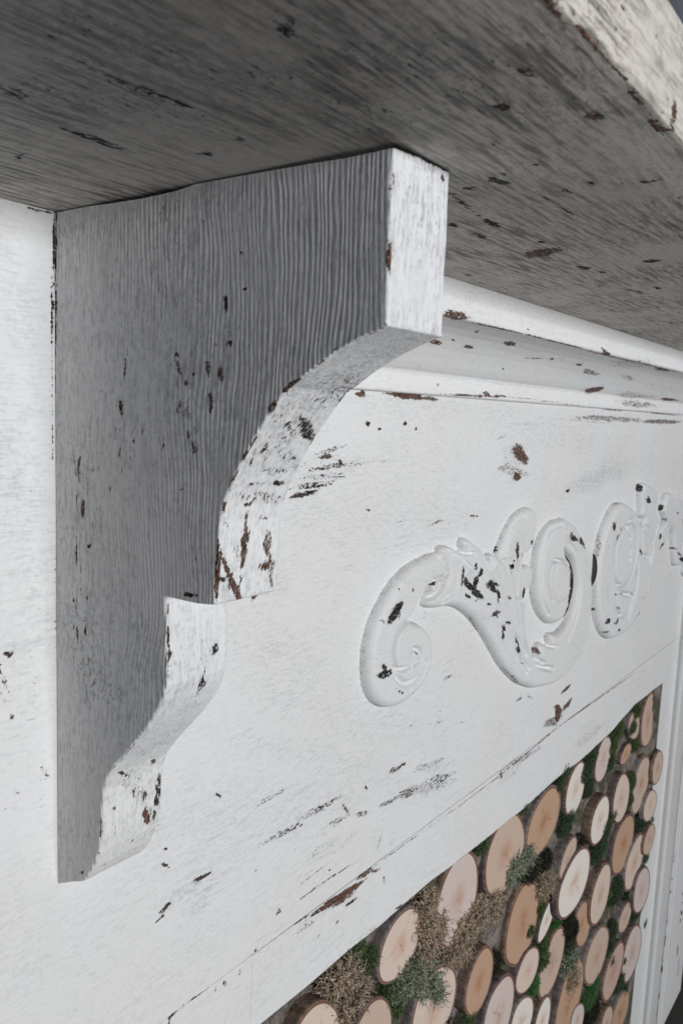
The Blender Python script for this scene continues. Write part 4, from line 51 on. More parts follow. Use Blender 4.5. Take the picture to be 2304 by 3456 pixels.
MOSS = [[0.5829,-0.5204,0.0218,0.0175,"g"],[0.6119,-0.5483,0.0175,0.0137,"g"],[0.5643,-0.5292,0.0192,0.0158,"t"],[0.5839,-0.5647,0.022,0.0178,"t"],[0.5477,-0.5276,0.0135,0.0113,"t"],[0.5648,-0.5683,0.0106,0.0087,"t"],[0.6814,-0.6071,0.0293,0.0216,"l"],[0.7291,-0.6404,0.0246,0.0175,"l"],[0.6555,-0.607,0.0214,0.0162,"g"],[0.6969,-0.6004,0.0185,0.0134,"l"],[0.7494,-0.6643,0.0126,0.009,"l"],[0.7123,-0.533,0.0186,0.0133,"t"],[0.7177,-0.5579,0.0212,0.0151,"t"],[0.7347,-0.5831,0.029,0.0207,"t"],[0.7129,-0.5936,0.0214,0.0153,"t"],[0.783,-0.6331,0.0205,0.0147,"t"],[0.8072,-0.6188,0.0287,0.0205,"t"],[0.8408,-0.6155,0.0294,0.021,"t"],[0.8857,-0.6259,0.0278,0.0199,"t"],[0.81,-0.6413,0.0211,0.015,"t"],[0.9454,-0.6042,0.026,0.0186,"l"],[0.9831,-0.6022,0.0225,0.0161,"l"],[1.0206,-0.6393,0.034,0.0243,"b"],[1.0658,-0.6815,0.0323,0.0231,"t"],[1.0698,-0.6497,0.0256,0.0183,"b"],[0.9704,-0.5252,0.0143,0.0102,"g"],[0.8503,-0.5282,0.0167,0.0119,"g"],[1.1115,-0.5241,0.0265,0.0189,"d"],[1.097,-0.5398,0.0176,0.0126,"d"],[1.1464,-0.6188,0.0334,0.0238,"d"],[1.2328,-0.5401,0.0309,0.0221,"d"],[1.2134,-0.5604,0.0307,0.0219,"d"],[1.2362,-0.5982,0.0224,0.016,"d"],[1.3628,-0.5351,0.0311,0.0222,"g"],[1.3405,-0.5571,0.0294,0.021,"g"],[1.3334,-0.5837,0.0281,0.0201,"d"],[1.4669,-0.5312,0.0235,0.0168,"g"],[1.4505,-0.5571,0.0219,0.0156,"g"],[1.4737,-0.6006,0.0201,0.0143,"g"],[1.3377,-0.7125,0.0425,0.0304,"d"],[1.3198,-0.7394,0.0401,0.0287,"d"],[1.3728,-0.6971,0.0204,0.0146,"g"],[1.4752,-0.6746,0.0296,0.0212,"g"],[1.4715,-0.7076,0.0232,0.0166,"g"],[1.6125,-0.6655,0.0247,0.0176,"g"],[1.591,-0.7737,0.0216,0.0154,"d"],[1.5724,-0.7945,0.0377,0.027,"d"],[1.635,-0.8115,0.0186,0.0133,"g"],[1.622,-0.8907,0.0227,0.0162,"g"],[1.453,-0.8844,0.0391,0.0279,"d"],[1.5457,-0.9425,0.0389,0.0278,"d"],[1.6022,-0.996,0.0436,0.0311,"d"],[1.6601,-1.058,0.0203,0.0145,"G"],[1.1847,-0.8079,0.0378,0.027,"b"],[1.1348,-0.778,0.0168,0.012,"G"],[1.2138,-0.8376,0.0299,0.0214,"b"],[1.0864,-0.7951,0.0245,0.0175,"g"],[1.0908,-0.8196,0.0275,0.0197,"g"],[1.0579,-0.8448,0.0244,0.0175,"G"],[1.2067,-0.8598,0.03,0.0214,"d"],[1.1997,-0.8819,0.0271,0.0193,"l"],[1.3447,-1.033,0.0429,0.0306,"G"],[1.3568,-1.0139,0.0257,0.0184,"G"],[1.4419,-0.9602,0.0283,0.0202,"d"],[1.434,-0.9886,0.0248,0.0177,"d"],[1.3707,-1.0865,0.0318,0.0227,"b"],[1.5189,-1.1079,0.0365,0.0261,"d"],[1.5538,-1.1465,0.0257,0.0183,"d"],[0.8454,-0.7598,0.0237,0.017,"g"],[0.9156,-0.727,0.0212,0.0152,"b"],[0.6684,-0.6367,0.0115,0.0086,"g"],[1.0622,-0.7156,0.0183,0.013,"g"],[1.0282,-0.7377,0.0141,0.0101,"g"],[1.2158,-0.6796,0.0142,0.0102,"b"],[0.7805,-0.7216,0.0159,0.0113,"b"],[1.4419,-1.0205,0.0225,0.0161,"d"],[1.6275,-0.9404,0.0135,0.0096,"d"],[0.9084,-0.6243,0.0141,0.0101,"b"],[1.5247,-1.068,0.0152,0.0109,"d"],[1.3258,-1.0685,0.0257,0.0184,"b"],[1.2207,-0.9277,0.0232,0.0166,"t"],[1.3869,-0.8571,0.0166,0.0119,"g"]]


# ------------------------------------------------------------------ helpers
def tag(o, label=None, cat=None, group=None, kind=None):
    if label: o['label'] = label
    if cat: o['category'] = cat
    if group: o['group'] = group
    if kind: o['kind'] = kind
    return o

def empty(name, loc):
    o = bpy.data.objects.new(name, None); C.collection.objects.link(o); o.location = loc; o.empty_display_size = .05
    return o

def mesh_obj(name, verts, faces, mat, parent=None, wear_shade=None, smooth=True):
    me = bpy.data.meshes.new(name)
    verts = np.asarray(verts, dtype=np.float32)
    if isinstance(faces, np.ndarray):
        n, k = faces.shape
        me.vertices.add(len(verts)); me.vertices.foreach_set('co', verts.ravel())
        me.loops.add(n * k); me.loops.foreach_set('vertex_index', faces.astype(np.int32).ravel())
        me.polygons.add(n); me.polygons.foreach_set('loop_start', np.arange(0, n * k, k, dtype=np.int32))
        me.polygons.foreach_set('loop_total', np.full(n, k, dtype=np.int32))
        me.update(calc_edges=True); me.validate()
    else:
        me.from_pydata(verts.tolist(), [], faces); me.update()
    if smooth:
        me.polygons.foreach_set('use_smooth', [True] * len(me.polygons))
    if wear_shade is not None:
        a = me.attributes.new('wear_shade', 'FLOAT_COLOR', 'POINT')
        col = np.ones((len(verts), 4), dtype=np.float32); col[:, :3] = wear_shade
        a.data.foreach_set('color', col.ravel())
    me.materials.append(mat)
    o = bpy.data.objects.new(name, me); C.collection.objects.link(o)
    if parent is not None:
        o.parent = parent; o.location = -Vector(parent.location) if parent.parent is None else (0, 0, 0)
    return o

def grid_faces(nu, nv, mask=None, flip=False):
    i, j = np.meshgrid(np.arange(nu - 1), np.arange(nv - 1), indexing='ij')
    a = (i * nv + j).ravel(); f = np.stack([a, a + nv, a + nv + 1, a + 1], 1)
    if mask is not None: f = f[mask.ravel()]
    return f[:, ::-1].copy() if flip else f

def wear_shade_field(p, q, marks):
    """paint wear at surface points (p, q): R chip and slit-shade strength, G rust share, B thin grey paint and painted shade"""
    out = np.zeros((len(p), 3), dtype=np.float32)
    for cx, cy, ax, ay, bx, by, s, k in marks:
        det = ax * by - ay * bx
        if abs(det) < 1e-12: continue
        ext_x = abs(ax) + abs(bx); ext_y = abs(ay) + abs(by)
        idx = np.nonzero((np.abs(p - cx) < 1.5 * ext_x + .001) & (np.abs(q - cy) < 1.5 * ext_y + .001))[0]
        if len(idx) == 0: continue
        dx = p[idx] - cx; dy = q[idx] - cy
        u = (dx * by - dy * bx) / det; v = (-dx * ay + dy * ax) / det
        r = np.sqrt(u * u + v * v)
        # ragged outline: a few octaves of waves, scaled to the mark, bend its edge
        la = math.hypot(ax, ay); lb = math.hypot(bx, by); ph = (cx * 913.7 + cy * 511.3) % 6.283
        e = np.zeros_like(r); amp = .24
        for o in range(4):
            fu = min((1.1 + o * .25) * 2.1 ** o * max(1, la / max(lb, .0012) * .35), 40); fv = (1.3 + o * .2) * 1.9 ** o
            e += amp * (np.sin(u * fu + 1.7 * np.sin(v * fv * .7 + ph * o) + ph) * np.cos(v * fv - 1.3 * np.sin(u * fu * .6 + ph) + 2 * ph)); amp *= .72
        r = r + e
        fall = np.clip((1.3 - r) / .5, 0, 1)
        if k == 2: out[idx, 2] = np.maximum(out[idx, 2], s * np.clip(1.3 - r, 0, 1))
        else:
            val = s * fall; up = val > out[idx, 0]
            out[idx, 0] = np.where(up, val, out[idx, 0])
            if k == 1: out[idx, 1] = np.maximum(out[idx, 1], np.clip(fall * 1.5, 0, 1))
            else: out[idx, 1] = np.where(up, np.minimum(out[idx, 1], .25), out[idx, 1])
    return out

def warp(n_cells, period, amp, seed):
    r = np.random.default_rng(seed); k = r.normal(size=n_cells)
    return lambda t: amp * np.interp(t, np.linspace(-period, period, n_cells), k)

# ------------------------------------------------------------------ materials
def nodes(name):
    mt = bpy.data.materials.new(name); mt.use_nodes = True; nt = mt.node_tree
    return mt, nt, nt.nodes['Principled BSDF']

class NB:
    def __init__(s, nt): s.nt = nt
    def n(s, t, **kw):
        x = s.nt.nodes.new(t)
        for k, v in kw.items(): setattr(x, k, v)
        return x
    def link(s, a, b): s.nt.links.new(a, b)
    def mapping(s, vec, scale, loc=(0, 0, 0)):
        x = s.n('ShaderNodeMapping'); x.inputs['Scale'].default_value = scale; x.inputs['Location'].default_value = loc
        s.link(vec, x.inputs[0]); return x.outputs[0]
    def noise(s, vec, scale=1, detail=4, rough=.55, dist=0):
        x = s.n('ShaderNodeTexNoise'); x.inputs['Scale'].default_value = scale; x.inputs['Detail'].default_value = detail
        x.inputs['Roughness'].default_value = rough; x.inputs['Distortion'].default_value = dist
        s.link(vec, x.inputs['Vector']); return x.outputs[0]
    def m(s, op, a, b=None, c=None):
        x = s.n('ShaderNodeMath', operation=op)
        for i, v in enumerate((a, b, c)):
            if v is None: continue
            if isinstance(v, (int, float)): x.inputs[i].default_value = v
            else: s.link(v, x.inputs[i])
        return x.outputs[0]
    def step(s, v, lo, hi, a=0., b=1.):
        x = s.n('ShaderNodeMapRange'); x.interpolation_type = 'SMOOTHSTEP'
        x.inputs[1].default_value = lo; x.inputs[2].default_value = hi; x.inputs[3].default_value = a; x.inputs[4].default_value = b
        s.link(v, x.inputs[0]); return x.outputs[0]
    def mix(s, f, a, b):
        x = s.n('ShaderNodeMix', data_type='RGBA')
        if isinstance(f, (int, float)): x.inputs[0].default_value = f
        else: s.link(f, x.inputs[0])
        for sock, v in ((x.inputs[6], a), (x.inputs[7], b)):
            if isinstance(v, tuple): sock.default_value = (*v, 1)
            else: s.link(v, sock)
        return x.outputs[2]

def paint(name, along, wobble=.012, mott=.12, gcol=(.13, .13, .135), mcol=(.22, .225, .24), white=(.76, .765, .77), speck=.5, ridge=0., streak=.5, seed=0., grime=.0, dark=(.022, .017, .015), rust=(.115, .052, .032), bumpd=.0006):
    """chalky white paint over dark wood; along = axis of the grain (0, 1, 2)"""
    mt, nt, P = nodes(name); b = NB(nt)
    co = b.n('ShaderNodeTexCoord').outputs['Object']
    def sc(al, ac):
        v = [ac] * 3; v[along] = al; return tuple(v)
    wv = b.n('ShaderNodeTexNoise'); wv.inputs['Scale'].default_value = 9; wv.inputs['Detail'].default_value = 2
    b.link(co, wv.inputs['Vector'])
    wob = b.n('ShaderNodeVectorMath', operation='MULTIPLY_ADD'); b.link(wv.outputs['Color'], wob.inputs[0])
    wob.inputs[1].default_value = (wobble, wobble, wobble); b.link(co, wob.inputs[2]); cw = wob.outputs[0]
    fine = b.noise(b.mapping(cw, sc(110, 620), (seed, seed, seed)), 1, 5, .6)
    mid = b.noise(b.mapping(cw, sc(30, 330), (seed + 3, 1, 2)), 1, 5, .62)
    chipn = b.noise(b.mapping(co, sc(260, 560), (seed, 4, 9)), 1, 6, .68, .3)
    blot = b.noise(b.mapping(co, (14, 14, 14), (seed, 8, 1)), 1, 4, .6)
    iso = b.noise(b.mapping(co, (330, 330, 330), (seed, 2, 6)), 1, 4, .7)
    at = b.n('ShaderNodeAttribute', attribute_name='wear_shade'); sep = b.n('ShaderNodeSeparateColor'); b.link(at.outputs['Color'], sep.inputs[0])
    Rw, Gw, Bw = sep.outputs[0], sep.outputs[1], sep.outputs[2]
    chf = b.noise(b.mapping(co, sc(900, 1500), (seed, 14, 3)), 1, 4, .6)
    cn = b.m('MULTIPLY', b.m('SUBTRACT', b.m('ADD', b.m('ADD', b.m('MULTIPLY', chipn, .5), b.m('MULTIPLY', fine, .25)), b.m('MULTIPLY', chf, .25)), .5), 3.6)
    chip = b.step(b.m('ADD', b.m('MULTIPLY', Rw, .90), cn), .56, .64)
    hit = b.step(Rw, .02, .12); chip = b.m('MULTIPLY', chip, hit)
    # sparse flecks everywhere: long grain nicks inside worn patches
    sp = b.step(b.m('ADD', b.m('MULTIPLY', chipn, .7), b.m('MULTIPLY', b.m('SUBTRACT', blot, .5), .55)), .60 - .06 * speck, .635 - .06 * speck)
    sp = b.m('MULTIPLY', sp, b.step(chf, .46, .56)); 
    chip = b.m('MAXIMUM', chip, b.m('MULTIPLY', sp, .75 if speck > 0 else 0.))
    # thin grey paint where the brush barely covered, and shade painted under the shelf
    thin = b.m('MULTIPLY', b.step(mid, .52, .74), b.m('MULTIPLY', b.step(blot, .36, .7), streak))
    thin2 = b.m('MULTIPLY', b.step(b.m('ADD', b.m('MULTIPLY', iso, .5), b.m('MULTIPLY', fine, .5)), .40, .62), b.m('MULTIPLY', Bw, 1.1))
    near = b.m('MULTIPLY', b.m('MULTIPLY', b.step(Rw, .05, .6), .38), b.step(iso, .35, .6))
    th = b.m('MINIMUM', b.m('ADD', b.m('ADD', thin, thin2), near), 1.)
    warm = b.noise(b.mapping(co, (5, 5, 5), (seed, 3, 7)), 1, 2, .5)
    base = b.mix(b.step(warm, .35, .65), white, tuple(c * k for c, k in zip(white, (1.0, .985, .962))))
    base = b.mix(b.m('MULTIPLY', b.step(fine, .5, .8), .22), base, tuple(c * .80 for c in white))
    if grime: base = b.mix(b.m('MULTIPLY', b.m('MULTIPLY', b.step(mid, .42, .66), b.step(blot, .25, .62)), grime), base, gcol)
    mo = b.step(b.m('ADD', b.m('MULTIPLY', fine, .55), b.m('MULTIPLY', iso, .45)), .47, .60)
    base = b.mix(b.m('MULTIPLY', b.m('MULTIPLY', mo, b.step(blot, .3, .62, .35, 1.)), mott), base, mcol)
    base = b.mix(b.m('MULTIPLY', th, .62), base, tuple(.5 * a_ + .5 * b_ for a_, b_ in zip(mcol, (.38, .40, .43))))
    under = b.mix(b.m('MULTIPLY', b.m('ADD', Gw, b.m('MULTIPLY', b.step(blot, .5, .62), .5)), b.step(iso, .32, .55)), dark, rust)
    gr = b.m('ADD', b.m('MULTIPLY', fine, .6), b.m('MULTIPLY', chf, .4))
    under = b.mix(b.m('MULTIPLY', Gw, b.m('MULTIPLY', b.step(gr, .50, .62), .65)), under, (.27, .165, .12))
    under = b.mix(b.m('MULTIPLY', b.step(gr, .50, .40), .75), under, (.018, .012, .010))
    under = b.mix(b.m('MULTIPLY', b.m('MULTIPLY', b.step(chf, .56, .62), b.step(mid, .46, .56)), .75), under, (.42, .41, .40))
    b.link(b.mix(chip, base, under), P.inputs['Base Color'])
    b.link(b.m('ADD', b.m('MULTIPLY', chip, .3), .58), P.inputs['Roughness'])
    P.inputs['Specular IOR Level'].default_value = .28
    h = b.m('MULTIPLY', fine, .30)
    h = b.m('ADD', h, b.m('MULTIPLY', mid, .35)); h = b.m('ADD', h, b.m('MULTIPLY', iso, .28))
    h = b.m('SUBTRACT', h, b.m('MULTIPLY', chip, .75))
    if ridge:
        wvt = b.n('ShaderNodeTexWave', wave_type='BANDS', bands_direction='XYZ'[1 if along == 2 else 2], wave_profile='SIN')
        wvt.inputs['Scale'].default_value = 112; wvt.inputs['Distortion'].default_value = 7.5; wvt.inputs['Detail'].default_value = 4
        wvt.inputs['Detail Scale'].default_value = .9; b.link(b.mapping(cw, sc(.14, 1)), wvt.inputs['Vector'])
        amp = b.m('MULTIPLY', b.step(b.noise(b.mapping(co, (9, 9, 5), (seed + 5, 0, 0)), 1, 2, .5), .40, .66), ridge)
        gn = b.n('ShaderNodeNewGeometry'); sx = b.n('ShaderNodeSeparateXYZ'); b.link(gn.outputs['True Normal'], sx.inputs[0])
        if along == 2: amp = b.m('MULTIPLY', amp, b.step(b.m('ABSOLUTE', sx.outputs[0]), .3, .8, .10, 1.))
        amp = b.m('MULTIPLY', amp, b.step(b.noise(b.mapping(co, sc(22, 60), (seed, 7, 7)), 1, 3, .6), .30, .66, .15, 1.15))
        h = b.m('ADD', h, b.m('MULTIPLY', wvt.outputs['Fac'], amp))
        h = b.m('ADD', h, b.m('MULTIPLY', b.noise(b.mapping(co, (130, 130, 90), (seed, 5, 5)), 1, 3, .6), ridge * .8))
    bp = b.n('ShaderNodeBump'); bp.inputs['Strength'].default_value = 1.; bp.inputs['Distance'].default_value = bumpd
    b.link(h, bp.inputs['Height']); b.link(bp.outputs[0], P.inputs['Normal'])
    return mt

M_wall = paint('white_paint_boards', 0, white=(.79, .793, .80), speck=1.2, streak=.5, mott=.14, bumpd=.0008)
M_stile = paint('white_paint_upright', 2, speck=.3, streak=.3, seed=11, bumpd=.0004)
M_brk = paint('white_paint_bracket', 2, white=(.80, .805, .815), wobble=.022, mott=.42, speck=1.9, streak=.35, ridge=.62, seed=5, grime=.16, bumpd=.0010)
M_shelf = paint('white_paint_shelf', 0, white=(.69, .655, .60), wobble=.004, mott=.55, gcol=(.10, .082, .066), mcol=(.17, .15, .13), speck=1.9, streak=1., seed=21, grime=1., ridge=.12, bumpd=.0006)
M_crown = paint('white_paint_crown', 0, white=(.83, .83, .83), speck=1.2, streak=.35, seed=31, bumpd=.0003)
M_carve = paint('white_paint_carving', 0, white=(.75, .757, .765), speck=.2, streak=.35, seed=41, dark=(.010, .011, .011), bumpd=.0003)

def simple(name, col, rough=.85, bump=0., scale=60, var=.5):
    mt, nt, P = nodes(name); b = NB(nt); co = b.n('ShaderNodeTexCoord').outputs['Object']
    f = b.noise(b.mapping(co, (scale,) * 3), 1, 6, .65)
    b.link(b.mix(b.step(f, .3, .7), tuple(c * (1 - var) for c in col), tuple(min(1, c * (1 + var)) for c in col)), P.inputs['Base Color'])
    P.inputs['Roughness'].default_value = rough; P.inputs['Specular IOR Level'].default_value = .2
    if bump:
        bp = b.n('ShaderNodeBump'); bp.inputs['Distance'].default_value = bump; b.link(f, bp.inputs['Height']); b.link(bp.outputs[0], P.inputs['Normal'])
    return mt
M_dark = simple('bare_brown_wood', (.07, .038, .026), .8, .0006, 90)
M_room = simple('blue_grey_room_wall', (.16, .17, .20), .9, .0004, 40, .1)
M_back = simple('firebox_backing', (.05, .04, .036), .9, .004, 60)

# ------------------------------------------------------------------ the room wall behind
def box(name, x0, x1, y0, y1, z0, z1, mat, parent=None):
    v = [(x, y, z) for x in (x0, x1) for y in (y0, y1) for z in (z0, z1)]
    f = [(0, 1, 3, 2), (4, 6, 7, 5), (0, 4, 5, 1), (2, 3, 7, 6), (0, 2, 6, 4), (1, 5, 7, 3)]
    return mesh_obj(name, v, f, mat, parent, smooth=False)
tag(box('wall', -2.5, 7, .14, .20, -1.45, 2.2, M_room), kind='structure')

# ------------------------------------------------------------------ the mantelpiece
mantel = empty('mantelpiece', (.9, .05, -1.40))
tag(mantel, 'white chipped-paint wooden mantelpiece with deep shelf, scrolled bracket and carved scrollwork, around stacked logs', 'mantelpiece')

def axis_x(x0, x1, fine, grow):
    xs = [x0]
    while xs[-1] < x1: xs.append(xs[-1] + fine * (1 + grow * max(0, xs[-1] - .2)))
    xs[-1] = x1
    return np.array(xs)

def board(name, xs, zbot, ztop, dz, marks, mat, thick=.02, y=0., rb=.0014, rt=.0004):
    """front sheet with rolled edges and returns: zbot / ztop are functions of x"""
    zb = np.array([zbot(x) for x in xs]); zt = np.array([ztop(x) for x in xs])
    nz = int((zt - zb).max() / dz) + 2
    t = np.linspace(0, 1, nz)
    X = np.repeat(xs[:, None], nz, 1); Z = zb[:, None] + (zt - zb)[:, None] * t[None]
    rows_y = np.full_like(X, y)
    # bottom roll + return, top roll + return
    def extra(zv, sgn, r):
        xs_, ys_, zs_ = [], [], []
        for dy, dzz in ((thick, 0), (.004, 0), (r, 0), (r * .3, r * .3 * sgn)):
            xs_.append(xs); ys_.append(np.full_like(xs, y + dy)); zs_.append(zv + dzz)
        return [np.stack(a, 1) for a in (xs_, ys_, zs_)]
    eb = extra(zb, 1, rb); et = [a[:, ::-1] for a in extra(zt, -1, rt)]
    Z[:, 0] += rb; Z[:, -1] -= rt
    X = np.concatenate([eb[0], X, et[0]], 1); Y = np.concatenate([eb[1], rows_y, et[1]], 1); Zf = np.concatenate([eb[2], Z, et[2]], 1)
    # closing ends
    V = np.stack([X, Y, Zf], -1); e0 = V[:1].copy(); e0[..., 1] = y + thick; e1 = V[-1:].copy(); e1[..., 1] = y + thick
    V = np.concatenate([e0, V, e1], 0)
    w = wear_shade_field(V[..., 0].ravel(), V[..., 2].ravel(), marks)
    o = mesh_obj(name, V.reshape(-1, 3), grid_faces(V.shape[0], V.shape[1]), mat, mantel, w)
    return o

ZS = .2537 * .4; ZJ = -.4385                                   # shelf underside, joint under the frieze
ex = np.array([e[0] for e in EDGE]); ez = np.array([e[1] for e in EDGE])
XP = 4.29 * .4                                                  # left face of the pilaster
board('frieze_board', axis_x(.185, 1.93, .0012, 1.6), lambda x: ZJ, lambda x: ZS + .004, .0013, M_FRIEZE, M_wall, rb=.0004)  # left end cut short out of view, so less light bounces under the shelf
hx = warp(90, 2.2, .00055, 3)
def edge_z(x): return np.interp(x, ex, ez) + hx(x)
rail_x = axis_x(.434, 1.6265, .0015, 1.6)
board('arch_rail', rail_x, edge_z, lambda x: ZJ - .0009, .0013, M_RAIL, M_wall)
board('side_stile', axis_x(.185, .4338, .002, .5), lambda x: -1.35, lambda x: ZJ - .0004, .002, M_FRIEZE, M_wall)
board('side_stile', axis_x(1.6272, XP + .02, .002, 0), lambda x: -1.35, lambda x: ZJ - .0009, .004, [], M_stile, thick=.0035)
box('joint_backing', .2, 1.6, .0205, .03, ZJ - .02, ZJ + .02, M_dark, mantel)

# pilaster with a fluted-looking bead, its left side seen at a slant
def extrude_profile(name, prof, xs, marks, mat, wob=0., along='x', closed_ends=True, dens=.0015, parent=None):
    P = np.array(prof); seg = np.linalg.norm(np.diff(P, axis=0), axis=1); cum = np.r_[0, np.cumsum(seg)]
    s = [0.]
    for a, bb in zip(cum[:-1], cum[1:]):
        n = max(1, int((bb - a) / dens)); s += list(a + (bb - a) * np.arange(1, n + 1) / n)
    s = np.array(s); py = np.interp(s, cum, P[:, 0]); pz = np.interp(s, cum, P[:, 1])
    X = np.repeat(xs[:, None], len(s), 1); Y = np.repeat(py[None], len(xs), 0); Z = np.repeat(pz[None], len(xs), 0)
    if wob:
        for k in range(3):
            f = warp(160, 3, wob, 50 + k); Y = Y + f(X + k * .01) * np.sin(s * 37 * (k + 1) + k)[None] ; 
            g = warp(160, 3, wob, 80 + k); Z = Z + g(X) * np.sin(s * 29 * (k + 1) + 2 * k)[None] * .5
    V = np.stack([X, Y, Z], -1)
    w = wear_shade_field(X.ravel(), np.repeat(s[None], len(xs), 0).ravel(), marks)
    n0 = len(xs) * len(s); verts = V.reshape(-1, 3); F = [tuple(f) for f in grid_faces(len(xs), len(s))]
    if closed_ends:
        F.append(tuple(range(len(s)))[::-1]); F.append(tuple(n0 - len(s) + np.arange(len(s))))
    return mesh_obj(name, verts, [tuple(int(i) for i in f) for f in F], mat, parent or mantel, w)

shx = np.concatenate([axis_x(.09, 1.0, .0022, .4)[:-1], axis_x(1.0, 2.08, .0045, .5)])
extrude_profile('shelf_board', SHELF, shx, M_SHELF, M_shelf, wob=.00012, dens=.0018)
extrude_profile('crown_moulding', CROWN, axis_x(X1B := .757 * .4 + .012, 1.93, .0016, 1.3), M_CROWN, M_crown, wob=.00008, dens=.0011)

def pil():
    d = .083 * .4; x0 = XP; x1 = x0 + .20; r = .0015
    cs = [(x0, .02), (x0, 0.), (x0, -.004), (x0 - .0012, -.0055), (x0 - .0012, -.0125), (x0 + .0006, -.0135)]
    cs += [(x0 + .0006, -d + .004), (x0, -d + .003), (x0, -d + r), (x0 + r * .3, -d + r * .3), (x0 + r, -d)]
    cs += [(x0 + .02, -d), (x0 + .022, -d + .0015), (x0 + .028, -d + .0015), (x0 + .03, -d), (x1 - r, -d), (x1, -d + r), (x1, .02)]
    zs = np.arange(-1.35, ZS - .002, .003)
    P = []
    for a, c in zip(cs[:-1], cs[1:]):
        n = max(1, int(math.hypot(a[0] - c[0], a[1] - c[1]) / .0025))
        for k in range(n): P.append((a[0] + (c[0] - a[0]) * k / n, a[1] + (c[1] - a[1]) * k / n))
    P.append(cs[-1]); P = np.array(P)
    X = np.repeat(P[None, :, 0], len(zs), 0); Y = np.repeat(P[None, :, 1], len(zs), 0); Z = np.repeat(zs[:, None], len(P), 1)
    side = X.ravel() < x0 + .0008
    w = wear_shade_field(X.ravel(), Z.ravel(), M_PILFRONT); w2 = wear_shade_field(Y.ravel(), Z.ravel(), M_PILSIDE); w[side] = w2[side]
    mesh_obj('pilaster', np.stack([X, Y, Z], -1).reshape(-1, 3), grid_faces(len(zs), len(P), flip=True), M_stile, mantel, w)
pil()

# ------------------------------------------------------------------ the scrolled bracket under the shelf
def bracket():
    P = np.array(BRACKET); x0, x1 = .647 * .4, .757 * .4
    zz, yy = [], []
    for i in range(len(P) - 1):
        n = max(1, int(np.linalg.norm(P[i + 1] - P[i]) / .0013))
        for k in range(n): yy.append(P[i, 0] + (P[i + 1, 0] - P[i, 0]) * k / n); zz.append(P[i, 1] + (P[i + 1, 1] - P[i, 1]) * k / n)
    yy.append(P[-1, 0]); zz.append(P[-1, 1]); yy = np.array(yy); zz = np.array(zz); zz[0] = P[0, 1]
    seg = np.hypot(np.diff(yy), np.diff(zz)); cum = np.r_[0, np.cumsum(seg)]
    n_s, n_r, n_f = 150, 5, 36
    rows = []; pq = []
    nick = warp(110, .5, .0004, 9); nick2 = warp(90, .5, .0004, 10)
    for i, (y, z) in enumerate(zip(yy, zz)):
        r = float(np.clip(.0016 + nick(cum[i]), .0008, .003)); r = min(r, -y * .4)
        r2 = float(np.clip(.0030 + nick2(cum[i]), .001, .005)); r2 = min(r2, -y * .4)
        pts = []
        for t in np.linspace(0, 1, n_s): pts.append((x0, -.0004 + (y + r + .0004) * t, 0, 0))
        for a in np.linspace(0, math.pi / 2, n_r + 2)[1:-1]: pts.append((x0 + r - r * math.cos(a), y + r - r * math.sin(a), 1, 0))
        for t in np.linspace(0, 1, n_f): pts.append((x0 + r + (x1 - x0 - r - r2) * t, y, 2, 0))
        for a in np.linspace(0, math.pi / 2, n_r + 2)[1:-1]: pts.append((x1 - r2 + r2 * math.sin(a), y + r2 - r2 * math.cos(a), 2, 0))
        for t in np.linspace(0, 1, 12): pts.append((x1, y + r2 - (y + r2) * t, 3, 0))
        rows.append([(p[0], p[1], z) for p in pts]); pq.append([(p[2], cum[i]) for p in pts])
    V = np.array(rows); K = np.array(pq)
    # uneven hand-cut top: hairline gap to the shelf that opens in places
    gap = np.interp(-V[0, :, 1], [0, .03, .05, .075, .10, .112, .13, .16, .185, .20, .222], [.0004, .0005, .0014, .0020, .0017, .0004, .0006, .0011, .0016, .0021, .0018])
    gap = gap * (1 - .8 * np.clip((V[0, :, 0] - x0) / .02, 0, 1)) + .0003
    for i in range(len(V)):
        f = max(0., 1 - (zz[0] - zz[i]) / .02); V[i, :, 2] -= gap * f
    w = wear_shade_field(V[..., 1].ravel(), V[..., 2].ravel(), M_SIDE)
    ws = wear_shade_field(V[..., 0].ravel(), K[..., 1].ravel(), M_STRIP)
    kind = K[..., 0].ravel(); sel = kind >= 2; w[sel] = ws[sel]
    rub = warp(150, .5, 1., 77); rv = np.clip(rub(K[..., 1].ravel()) * .4 + .05, 0, .7); cs_ = (kind == 1)
    w[cs_, 0] = np.maximum(w[cs_, 0], rv[cs_]); w[cs_, 1] = np.maximum(w[cs_, 1], .7)
    nu, nv = V.shape[:2]
    F = [tuple(int(a) for a in f) for f in grid_faces(nu, nv, flip=True)]
    F.append(tuple(range(nv))); F.append(tuple(nu * nv - 1 - k for k in range(nv)))
    o = mesh_obj('bracket', V.reshape(-1, 3), F, M_brk, mantel, w)
    o['label'] = 'scrolled bracket with stepped profile and worn brown edges'
bracket()

# ------------------------------------------------------------------ carved scrollwork: relief built from outlines, domes and gouged grooves
def seg_dist(px, pz, poly, closed):
    d = np.full(px.shape, 1e9); inside = np.zeros(px.shape, bool); P = np.array(poly)
    Q = np.roll(P, -1, 0) if closed else P[1:]; A = P if closed else P[:-1]
    for a, c in zip(A, Q):
        e = c - a; L = e @ e + 1e-15
        t = np.clip(((px - a[0]) * e[0] + (pz - a[1]) * e[1]) / L, 0, 1)
        d = np.minimum(d, np.hypot(px - a[0] - t * e[0], pz - a[1] - t * e[1]))
        if closed:
            cond = (a[1] > pz) != (c[1] > pz)
            xi = a[0] + (pz - a[1]) / (e[1] if abs(e[1]) > 1e-12 else 1e-12) * e[0]
            inside ^= cond & (px < xi)
    return d, inside

